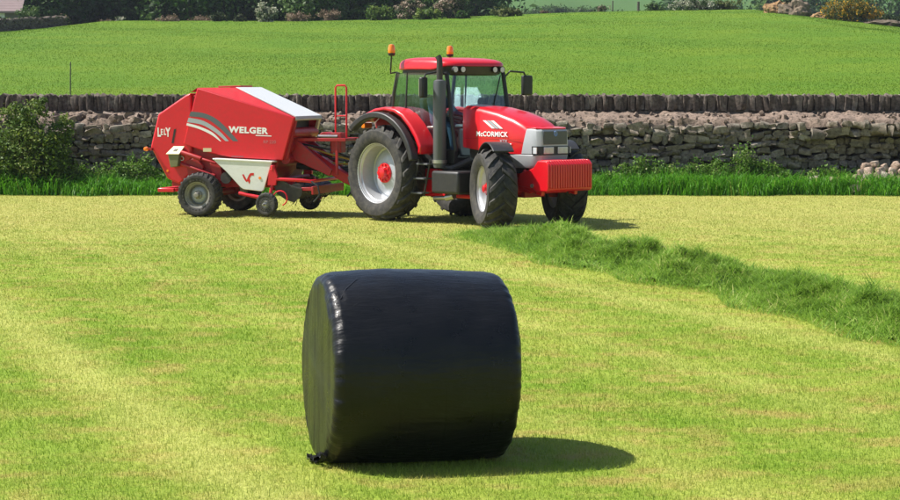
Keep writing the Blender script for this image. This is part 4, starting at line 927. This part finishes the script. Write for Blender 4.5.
# ------------------------------------------------------------------ wrapped bale
def build_bale():
    HL, R0 = .615, .628; NA, NC = 90, 180
    prof = []
    for i in range(NA + 1):
        t = -1 + 2 * i / NA; prof.append(t)
    vs = []; rings = []
    # axial stations: end cap (radius grows), rounded shoulder, barrel
    st = []
    for k in range(14): st.append((-1, k / 13 * .80, 'cap'))
    for k in range(1, 13): st.append((-1, k / 12, 'sh'))
    for k in range(1, 50): st.append((-1 + 2 * k / 50, 0, 'bar'))
    for k in range(12, 0, -1): st.append((1, k / 12, 'sh'))
    for k in range(13, -1, -1): st.append((1, k / 13 * .80, 'cap'))
    shr = .075
    for (s, q, kind) in st:
        for c in range(NC):
            a = 2 * math.pi * c / NC
            if kind == 'cap': ax, r = s * (HL + .012 * (1 - q / .8) ** 2), q * R0 / .80 * (R0 - shr) / R0
            elif kind == 'sh':
                th = q * math.pi / 2; ax = s * (HL - shr + shr * math.cos(th)) ; r = R0 - shr + shr * math.sin(th)
            else:
                ax = s * (HL - shr); r = R0 + .022 * (1 - s * s)
            if kind in ('bar', 'sh') and q in (0,) or kind == 'bar':
                u = abs(s); r += .010 * mnoise.noise(Vector((ax * 3, math.cos(a) * 2.5, math.sin(a) * 2.5)))
                r += .0022 * mnoise.noise(Vector((ax * 9 + 3, math.cos(a) * 9, math.sin(a) * 9)))
            if kind == 'sh':       # pleats where the film folds over the edge
                wgt = math.sin(min(1, q) * math.pi)
                pl = mnoise.noise(Vector((math.cos(a) * 14, math.sin(a) * 14, s * 3))) + .6 * mnoise.noise(Vector((math.cos(a) * 31, math.sin(a) * 31, s)))
                r += .010 * wgt * pl; ax += s * .007 * wgt * pl
            if kind == 'cap':
                ax += s * (.012 * mnoise.noise(Vector((r * math.cos(a) * 4, r * math.sin(a) * 1.2, s))) + .005 * mnoise.noise(Vector((r * math.cos(a) * 15, r * math.sin(a) * 1.6, 4))))
            y, z = r * math.cos(a), r * math.sin(a)
            low = -.592
            if z < low: z = low + (z - low) * .22
            if z < -.3: y *= 1 + .03 * (-.3 - z) / .3
            z += .006 * mnoise.noise(Vector((ax * 2, y * 2, 8)))
            vs.append((ax, y, z))
    f = []
    m = len(st)
    for i in range(m - 1):
        for c in range(NC):
            c2 = (c + 1) % NC; f.append((i * NC + c, i * NC + c2, (i + 1) * NC + c2, (i + 1) * NC + c))
    b = MB(); b.add(vs, f); me = b.mesh('round_bale', M['film'], True, 70)
    o = link('round_bale', me, None, (-.275, 13.06, .602), (0, R(1.2), R(14.5)))
    tag(o, 'round bale wrapped in shiny black plastic film standing alone in the foreground', 'bale')
    for pts_ in ([(-.545, 128), (-.50, 120), (-.42, 111), (-.30, 102), (-.14, 94), (.05, 87)], [(-.47, 134), (-.36, 126), (-.20, 119), (.0, 114)]):
        ft_ = MB(); P_ = []
        for ax_, an in pts_: rr_ = R0 + .022 * (1 - (ax_ / HL) ** 2) - .003; P_.append((ax_, rr_ * math.cos(R(an)), rr_ * math.sin(R(an))))
        ft_.tube(P_, [.003] + [.008] * (len(P_) - 2) + [.002], 8); ft_.build('film_fold', M['film'], o, ang=80)
    # loose tail of film at the foot of the near end
    t = MB()
    for k in range(9):
        a = R(-118 + k * 4); y, z = .61 * math.cos(a), .61 * math.sin(a)
        t.tube([(-.60, y, z), (-.64 - .012 * (k % 3), y + .02, z + .015), (-.66, y + .03 * (k % 2), z - .01), (-.63, y + .05, z + .02)], [.012, .02, .017, .006], 7)
    t.build('film_tail', M['film'], o)
build_bale()

# ------------------------------------------------------------------ foliage
def foliage(name, mat, blobs, n, leaf, seed, clumps=60, spread=.22, shell=.5):
    g = np.random.default_rng(seed)
    bl = np.array([b_[:6] for b_ in blobs], float); vol = bl[:, 3] * bl[:, 4] * bl[:, 5]; vol = vol ** .8 / (vol ** .8).sum()
    k = g.choice(len(bl), clumps, p=vol)
    d = g.normal(size=(clumps, 3)); d /= np.linalg.norm(d, axis=1)[:, None]
    rad = shell + (1 - shell) * g.random(clumps) ** .6
    cc = bl[k, :3] + d * rad[:, None] * bl[k, 3:6]; cr = bl[k, 3:6].mean(1) * spread * g.uniform(.6, 1.35, clumps); crn = np.clip(g.normal(.5, .22, clumps), 0, 1)
    j = g.integers(0, clumps, n)
    P = cc[j] + g.normal(size=(n, 3)) * cr[j][:, None] * np.array([1, 1, .8])
    P[:, 2] = np.maximum(P[:, 2], .02)
    rnd = np.clip(crn[j] + g.normal(0, .17, n), 0, 1)
    nrm = g.normal(size=(n, 3)) + np.array([0, 0, .7]) + (P - cc[j]) / (cr[j][:, None] + 1e-6) * .5; nrm /= np.linalg.norm(nrm, axis=1)[:, None]
    a = np.cross(nrm, g.normal(size=(n, 3))); a /= np.linalg.norm(a, axis=1)[:, None]; b_ = np.cross(nrm, a)
    s = leaf * g.uniform(.6, 1.3, n)[:, None]
    V = np.stack([P - a * s, P + b_ * s * .5 + nrm * s * .12, P + a * s, P - b_ * s * .5 + nrm * s * .12], 1).reshape(-1, 3)
    return fast_mesh(name, V, np.arange(4 * n), np.full(n, 4), mat, np.repeat(rnd, 4), np.repeat(g.random(n), 4))
def trunk_mesh(h, r, seed, limbs=6, lh=.35):
    g = random.Random(seed); b = MB(); top = Vector((g.uniform(-.3, .3), g.uniform(-.3, .3), h))
    mid = Vector((g.uniform(-.2, .2), g.uniform(-.2, .2), h * .5))
    b.tube([(0, 0, -.15), (0, 0, h * .1), mid, top], [r * 1.5, r, r * .75, r * .3], 9)
    for k in range(limbs):
        t = lh + (1 - lh) * k / limbs; p = Vector((0, 0, 0)).lerp(mid, t * 2) if t < .5 else mid.lerp(top, t * 2 - 1)
        a = k * 2.4 + g.random(); L = h * g.uniform(.22, .36)
        q = p + Vector((math.cos(a) * L * .6, math.sin(a) * L * .6, L * .35)); e = p + Vector((math.cos(a) * L, math.sin(a) * L, L * .8))
        b.tube([p, q, e], [r * .4, r * .25, r * .08], 6)
    return b.mesh('trunk', M['bark'], True, 60)
# woodland trees along the top of the hill: four forms, copied
forms = []
for i in range(4):
    H = (10.5, 9.2, 11.5, 8.6)[i]; w_ = (3.3, 3.0, 3.7, 3.2)[i]
    g = random.Random(50 + i)
    bl = [(g.uniform(-.6, .6) * w_ * .7, g.uniform(-.6, .6) * w_ * .7, H * z, w_ * s_, w_ * s_, H * .16) for z, s_ in ((.22, .85), (.36, .9), (.5, .85), (.62, .75), (.74, .6), (.88, .38), (.30, .8), (.15, .75))]
    forms.append((trunk_mesh(H * .8, .22, i), foliage('crown', M['tree_leaf'] if i != 3 else M['light_leaf'], bl, 9500, .26, 100 + i, 120, .26, .45)))
def tree(px, d, form, sc, rz, label, group=None):
    p = ground_at(px, d); o = empty('tree', p, rz); o.scale = (sc, sc, sc)
    tag(o, label, 'tree', group); link('trunk', forms[form][0], o); link('crown', forms[form][1], o)
tr = random.Random(5); ORD = ('first', 'second', 'third', 'fourth', 'fifth', 'sixth', 'seventh', 'eighth', 'ninth', 'tenth', 'eleventh', 'twelfth', 'thirteenth', 'fourteenth', 'fifteenth', 'sixteenth', 'seventeenth')
WOOD = 'dark leafy trees of the wood along the hill top'
px = 82; i = 0
while px < 345:
    tree(px, 172 + tr.uniform(-2, 6), (0, 1, 2, 0, 2, 1)[i % 6], tr.uniform(.9, 1.1), tr.random() * 6, ORD[i] + ' dark green tree from the left in the front row of the hill top wood', 'front row trees of the hill top wood'); px += tr.uniform(23, 31); i += 1
px = -30; i = 0
while px < 480:
    tree(px, 190 + tr.uniform(0, 10), tr.choice((0, 1, 2)), tr.uniform(1.15, 1.35), tr.random() * 6, ORD[i] + ' tall dark tree from the left in the back row of the wood', 'back row trees of the hill top wood'); px += tr.uniform(34, 42); i += 1
tree(54, 170, 0, .9, 2, 'dark tree rising just right of the cottage shrub')
tree(318, 166, 3, .75, 1, 'lighter green tree at the right end of the front wood row')
tree(362, 176, 3, .7, 2, 'light green tree behind the blossoming bushes near the hill crest')
tree(432, 180, 3, .75, 4, 'light green tree behind the tall pink-flowered bush')

def bush(name, px, d, w, h, mat, label, cat='bush', n=1600, leaf=.11, seed=0, dz=0.0, depth=.8, spread=.26, clumps=40):
    p = ground_at(px, d); p.z += dz; g = random.Random(seed + int(px))
    o = empty(name, p); tag(o, label, cat)
    bl = [(g.uniform(-.28, .28) * w, g.uniform(-.25, .25) * w * depth, h * g.uniform(.32, .62), w * g.uniform(.22, .34), w * depth * g.uniform(.22, .32), h * g.uniform(.24, .36)) for _ in range(6)] + [(0, 0, h * .4, w * .36, w * depth * .34, h * .36), (-.25 * w, 0, h * .22, w * .24, w * .2, h * .2), (.25 * w, 0, h * .22, w * .24, w * .2, h * .2)]
    link('foliage', foliage('foliage', M[mat], bl, n, leaf, seed + int(px) * 3, clumps, spread, .5), o)
    b = MB()
    for k in range(5):
        a = k * 1.3 + g.random(); b.tube([(.05 * k - .1, 0, -.05), (.15 * w * math.cos(a), .12 * w * math.sin(a), h * .3), (.30 * w * math.cos(a), .25 * w * math.sin(a), h * .62)], [.035, .025, .01], 6)
    b.build('stems', M['bark'], o)
    return o
D = 158
bush('shrub', 35, 160, 2.3, 2.0, 'light_leaf', 'rounded green garden shrub beside the cottage')
bush('shrub', 14, 158, 1.0, 1.1, 'olive_leaf', 'small yellow-green shrub below the cottage window')
bush('shrub', 4, 161, 1.5, 1.5, 'tree_leaf', 'dark low shrub against the cottage wall at the left edge')
bush('shrub', 60, 163, 1.8, 1.2, 'pink_may', 'low brownish-green shrub at the end of the garden wall')
bush('hawthorn_bush', 122, 164, .9, .6, 'may', 'tiny white-flowered bush in front of the dark wood', n=500)
bush('gorse_bush', 221, 157, 1.5, .75, 'dark_gorse', 'dark spreading gorse bush left of the white-flowered hawthorn', n=900)
bush('gorse_bush', 241, 156, 1.0, .62, 'dark_gorse', 'smaller dark gorse bush close to the white-flowered hawthorn', n=700)
bush('hawthorn_bush', 268, 155, 1.7, 1.45, 'may', 'round hawthorn bush covered in white blossom on the crest', n=2200)
bush('bracken', 170, 158, 2.0, .5, 'bracken', 'low brown patch of dead bracken, leftmost on the crest', 'bracken', n=900, leaf=.07)
bush('bracken', 206, 163, 2.3, .5, 'bracken', 'low brown patch of dead bracken behind the dark gorse', 'bracken', n=900, leaf=.07)
bush('bracken', 298, 159, 2.2, .85, 'bracken', 'pinkish brown bracken heap right of the white hawthorn', 'bracken', n=1300, leaf=.07)
bush('bracken', 330, 160, 1.7, 1.0, 'bracken', 'rounded pinkish brown bracken heap beside the light green tree', 'bracken', n=1300, leaf=.07)
bush('bracken', 112, 165, 1.8, .4, 'bracken', 'thin brown bracken strip in front of the dark wood', 'bracken', n=600, leaf=.07)
bush('bush', 380, 158, 2.3, 1.2, 'hedge_leaf', 'dark green bush, leftmost of the crest group near the centre', n=2000)
bush('hawthorn_bush', 410, 159, 2.3, 2.0, 'pink_may', 'pink-flowered bush between two dark green bushes on the crest', n=2600)
bush('bush', 428, 157, 2.0, 1.0, 'hedge_leaf', 'low bright green bush right of the pink-flowered bush', n=1600)
bush('hawthorn_bush', 448, 158, 2.9, 2.5, 'pink_may', 'tall dark bush with pink blossom at the end of the crest group', n=3600)
bush('bush', 463, 156, 1.2, .62, 'tree_leaf', 'low dark bush at the right foot of the crest group', n=900)
bush('bush', 507, 157, 3.0, .62, 'olive_leaf', 'low wide olive bush alone on the crest', n=1800)
bush('bracken', 545, 160, .8, .25, 'bracken', 'tiny brown tuft right of the low olive bush', 'bracken', n=250, leaf=.06)
bush('bush', 600, 160, 1.3, .55, 'pink_may', 'small scrubby brown bush left of the fence posts', n=700, leaf=.07)
bush('bush', 655, 163, 1.9, .8, 'light_leaf', 'small pale green bush right of the fence posts', n=1100)
bush('hawthorn_bush', 688, 160, 3.8, .95, 'may', 'low hawthorn bush with cream blossom on the right crest', n=2400)
bush('bush', 725, 162, 3.0, .8, 'olive_leaf', 'low olive-green bush right of the cream hawthorn', n=1400)
bush('gorse_bush', 851, 138, 4.3, 2.0, 'gorse', 'large gorse bush covered in orange-yellow flowers at right', n=5200, leaf=.085, clumps=90)
bush('gorse_bush', 884, 142, 2.2, .9, 'dark_gorse', 'low dark gorse at the right end of the flowering gorse', n=1000)
bush('gorse_bush', 789, 150, 1.5, 1.55, 'dark_gorse', 'dark bush growing over the rock outcrop', n=1200)
def outcrop(px, d, w, h, mat, label, seed):
    p = ground_at(px, d); bm = bmesh.new(); bmesh.ops.create_icosphere(bm, subdivisions=4, radius=1.0)
    for v in bm.verts:
        q = v.co * 1.6 + Vector((seed, seed * 2.1, 0)); k = 1 + .38 * mnoise.noise(q) + .22 * mnoise.noise(q * 2.7) + .10 * abs(mnoise.noise(q * 6.1)) * 2
        k = round(k * 7) / 7 * .55 + k * .45
        v.co = Vector((v.co.x * w * .5 * k, v.co.y * w * .4 * k, max(-.15, v.co.z * h * k)))
    me_ = bpy.data.meshes.new('rock_outcrop'); bm.to_mesh(me_); bm.free(); me_.materials.append(M[mat]); o = link('rock_outcrop', me_, None, p)
    tag(o, label, 'rock')
outcrop(793, 147, 2.2, 1.0, 'rock', 'grey-brown rock outcrop under the dark bush on the right crest', 21)
outcrop(775, 149, 1.9, .85, 'red_soil', 'bare orange-brown earth bank left of the rock outcrop', 23)
outcrop(819, 143, 1.5, .35, 'red_soil', 'low bare soil patch between the rock and the flowering gorse', 25)
outcrop(880, 137, 3.4, .30, 'rock', 'low flat rock beneath the flowering gorse', 27)

# cottage and garden wall at the left edge
def cottage():
    p = ground_at(-40, 165); c = empty('cottage', p); tag(c, 'grey cottage with a pinkish slate roof at the top left corner', 'house')
    x1 = float(ground_at(23, 165).x - p.x); ze = 2.0
    b = MB(); b.bx((-7, 0, -1), (x1, 5, ze)); b.prism([(0, ze), (5, ze), (2.5, ze + 2.2)], x1 - .25, x1, 'x'); b.build('wall', M['render_grey'], c)
    r = MB(); r.prism([(-.35, ze - .12), (2.5, ze + 2.42), (5.35, ze - .12), (5.35, ze - .28), (2.5, ze + 2.24), (-.35, ze - .28)], -7.3, x1 + .2, 'x'); rf = r.build('roof', M['slate'], c)
    for k in range(22):
        y = -.35 + k * .13; MB().box(((x1 - 7.1) / 2, y + .06, ze - .115 + (y + .35) * .891 + .06), (7.5 + x1, .12, .012), (R(41.7), 0, 0)).build('slate_course', M['slate'], rf)
    MB().bx((-3.0, 2.1, ze + 1.9), (-2.3, 2.9, ze + 3.4)).build('chimney', M['render_grey'], rf)
    xw = float(ground_at(3.5, 165).x - p.x)
    for dx in (0, -2.2):
        w_ = MB().bx((xw - .34 + dx, -.03, ze - .75), (xw + .34 + dx, .02, ze - .25)).build('window', M['white'], c)
        for k in (-1, 1): MB().bx((xw + k * .16 - .13 + dx, -.036, ze - .70), (xw + k * .16 + .13 + dx, -.031, ze - .30)).build('pane', M['lens'], w_)
cottage()
gw = empty('garden_wall', (0, 0, 0)); tag(gw, 'low garden wall of field stones, coloured dark for its shade, below the cottage', 'wall')
gm = MB()
for i in range(420):
    t = random.random(); px = -25 + 92 * t; d = 154 - 2 + 9 * t; p = ground_at(px, d); zz = random.random() * 1.0 * (1 - .25 * t)
    mt = Matrix.LocRotScale(p + Vector((0, random.uniform(-.2, .2), zz)), Euler((random.uniform(-.3, .3), random.uniform(-.3, .3), random.random() * 6)), Vector((random.uniform(.25, .5), .35, random.uniform(.15, .28))))
    v, f = rub_raw[i % 14]; gm.add([mt @ Vector(q) for q in v], f)
tag(gm.build('field_stones', M['cope'], gw, ang=50), kind='stuff')  # dark cope colour stands in for the shade on this wall
# fence posts and the iron stake
def post(px, d, h, r, mat, label, top=True):
    p = ground_at(px, d); b = MB(); b.tube([(0, 0, -.1), (.01, 0, h * .5), (.02, .01, h - .02), (.02, .01, h)], [r * 1.05, r, r * .95, r * .6], 8)
    o = b.build('fence_post', M[mat], loc=p); 
    for z in (.35, .65, .92):
        MB().lathe([(0, r * 1.0), (0, r * 1.12), (.012, r * 1.12), (.012, r)], 8, (.01, 0, h * z), 'z').build('staple', M['iron'], o)
    tag(o, label, 'post'); return o
post(611.5, 160, .85, .05, 'post', 'thin grey fence post on the crest, left of the pair'); post(637, 159, .75, .10, 'post', 'thick dark fence post on the crest, right of the pair')
post(604, 161, .5, .035, 'post', 'short leaning stake by the scrubby bush near the fence posts')
st = post(71.5, 60, 1.02, .018, 'iron', 'thin dark iron stake standing in the pasture behind the wall at left')
# far hedges and wood
def mass(name, segs, n, leaf, mat, label, seed):
    bl = []; g = random.Random(seed)
    for (p0, p1, d0, d1, h, step) in segs:
        k = max(2, int(abs(p1 - p0) / FPX * d0 / step))
        for i in range(k + 1):
            t = i / k; q = ground_at(p0 + (p1 - p0) * t, d0 + (d1 - d0) * t + g.uniform(-1, 1) * step * .4); hh = h * g.uniform(.7, 1.25)
            bl.append((q.x, q.y, q.z + hh * .45, step * .85, step * .8, hh * .55))
    me = foliage(name, M[mat], bl, n, leaf, seed, len(bl) * 10, .33, .4)
    tag(link(name, me), label, 'wood', kind='stuff')
mass('far_wood', [(672, 725, 330, 330, 9, 4.5), (765, 905, 345, 340, 9, 4.5), (905, 1000, 340, 340, 9, 4.5), (-60, 480, 245, 260, 11, 5)], 60000, .55, 'tree_leaf', 'bluish far-off wood beyond the crest', 3)
mass('far_hedge', [(455, 700, 400, 415, 1.5, 2.4), (455, 560, 335, 345, .9, 1.6)], 30000, .25, 'light_leaf', 'thin dark hedge lines across the far field', 4)

# bush against the wall at left, weeds along its foot
o = empty('hawthorn_bush', (-9.75, 45.85, 0)); tag(o, 'tall leafy green bush growing against the rubble wall at left', 'bush')
bl = [(-.1, 0, 1.0, .85, .5, .85), (.45, 0, .65, .65, .5, .6), (-.65, 0, .7, .65, .45, .65), (.05, .05, 1.65, .55, .35, .42), (.22, 0, 2.0, .24, .2, .25), (-.25, 0, 1.8, .38, .25, .3), (.75, .1, 1.45, .28, .25, .32), (.65, 0, .35, .65, .4, .35), (-.8, 0, .35, .6, .4, .35)]
link('foliage', foliage('foliage', M['hedge_leaf'], bl, 17000, .043, 77, 260, .20, .35), o)
b = MB()
for k in range(9):
    a = k * .8; b.tube([(.08 * (k % 3) - .08, .05, -.05), (.18 * math.cos(a), .12 * math.sin(a), .8), (.45 * math.cos(a) + (.1 if k % 2 else -.1), .2 * math.sin(a), 1.3 + .08 * (k % 5))], [.028, .02, .006], 6)
b.build('stems', M['bark'], o)
bl = []
g = random.Random(9)
for px in list(range(78, 165, 5)) + list(range(596, 870, 4)) + list(range(-8, 40, 8)) + list(range(300, 350, 8)):
    h = g.uniform(.6, 1.05) * (.78 + .35 * math.sin(px * .045) * math.sin(px * .017 + 1))
    if px < 165: h += .1
    if px > 835: h *= .7
    y = 46.55 + g.uniform(-.2, .15); x = (px - 450) / FPX * y
    bl.append((x, y, h * .62, .15, .14, h * .42)); bl.append((x + g.uniform(-.1, .1), y - .1, h * .35, .16, .14, h * .32))
tag(link('wall_weeds', foliage('wall_weeds', M['nettle_leaf'], bl, 34000, .036, 31, 1200, .34, .2)), 'leafy green nettles and weeds along the foot of the rubble wall', 'weeds', kind='stuff')

# ------------------------------------------------------------------ air
hz = MB().bx((-420, -60, -1.2), (420, 640, 62)).build('haze', None, smooth=False)
hm = bpy.data.materials.new('haze_air'); hm.use_nodes = True; hn = hm.node_tree.nodes; hn.clear()
ho = hn.new('ShaderNodeOutputMaterial'); hv = hn.new('ShaderNodeVolumePrincipled'); hv.inputs['Density'].default_value = .00016; hv.inputs['Color'].default_value = (.78, .87, 1.0, 1); hv.inputs['Anisotropy'].default_value = .2
hm.node_tree.links.new(hv.outputs[0], ho.inputs['Volume']); hz.data.materials.append(hm)
tag(hz, kind='stuff')
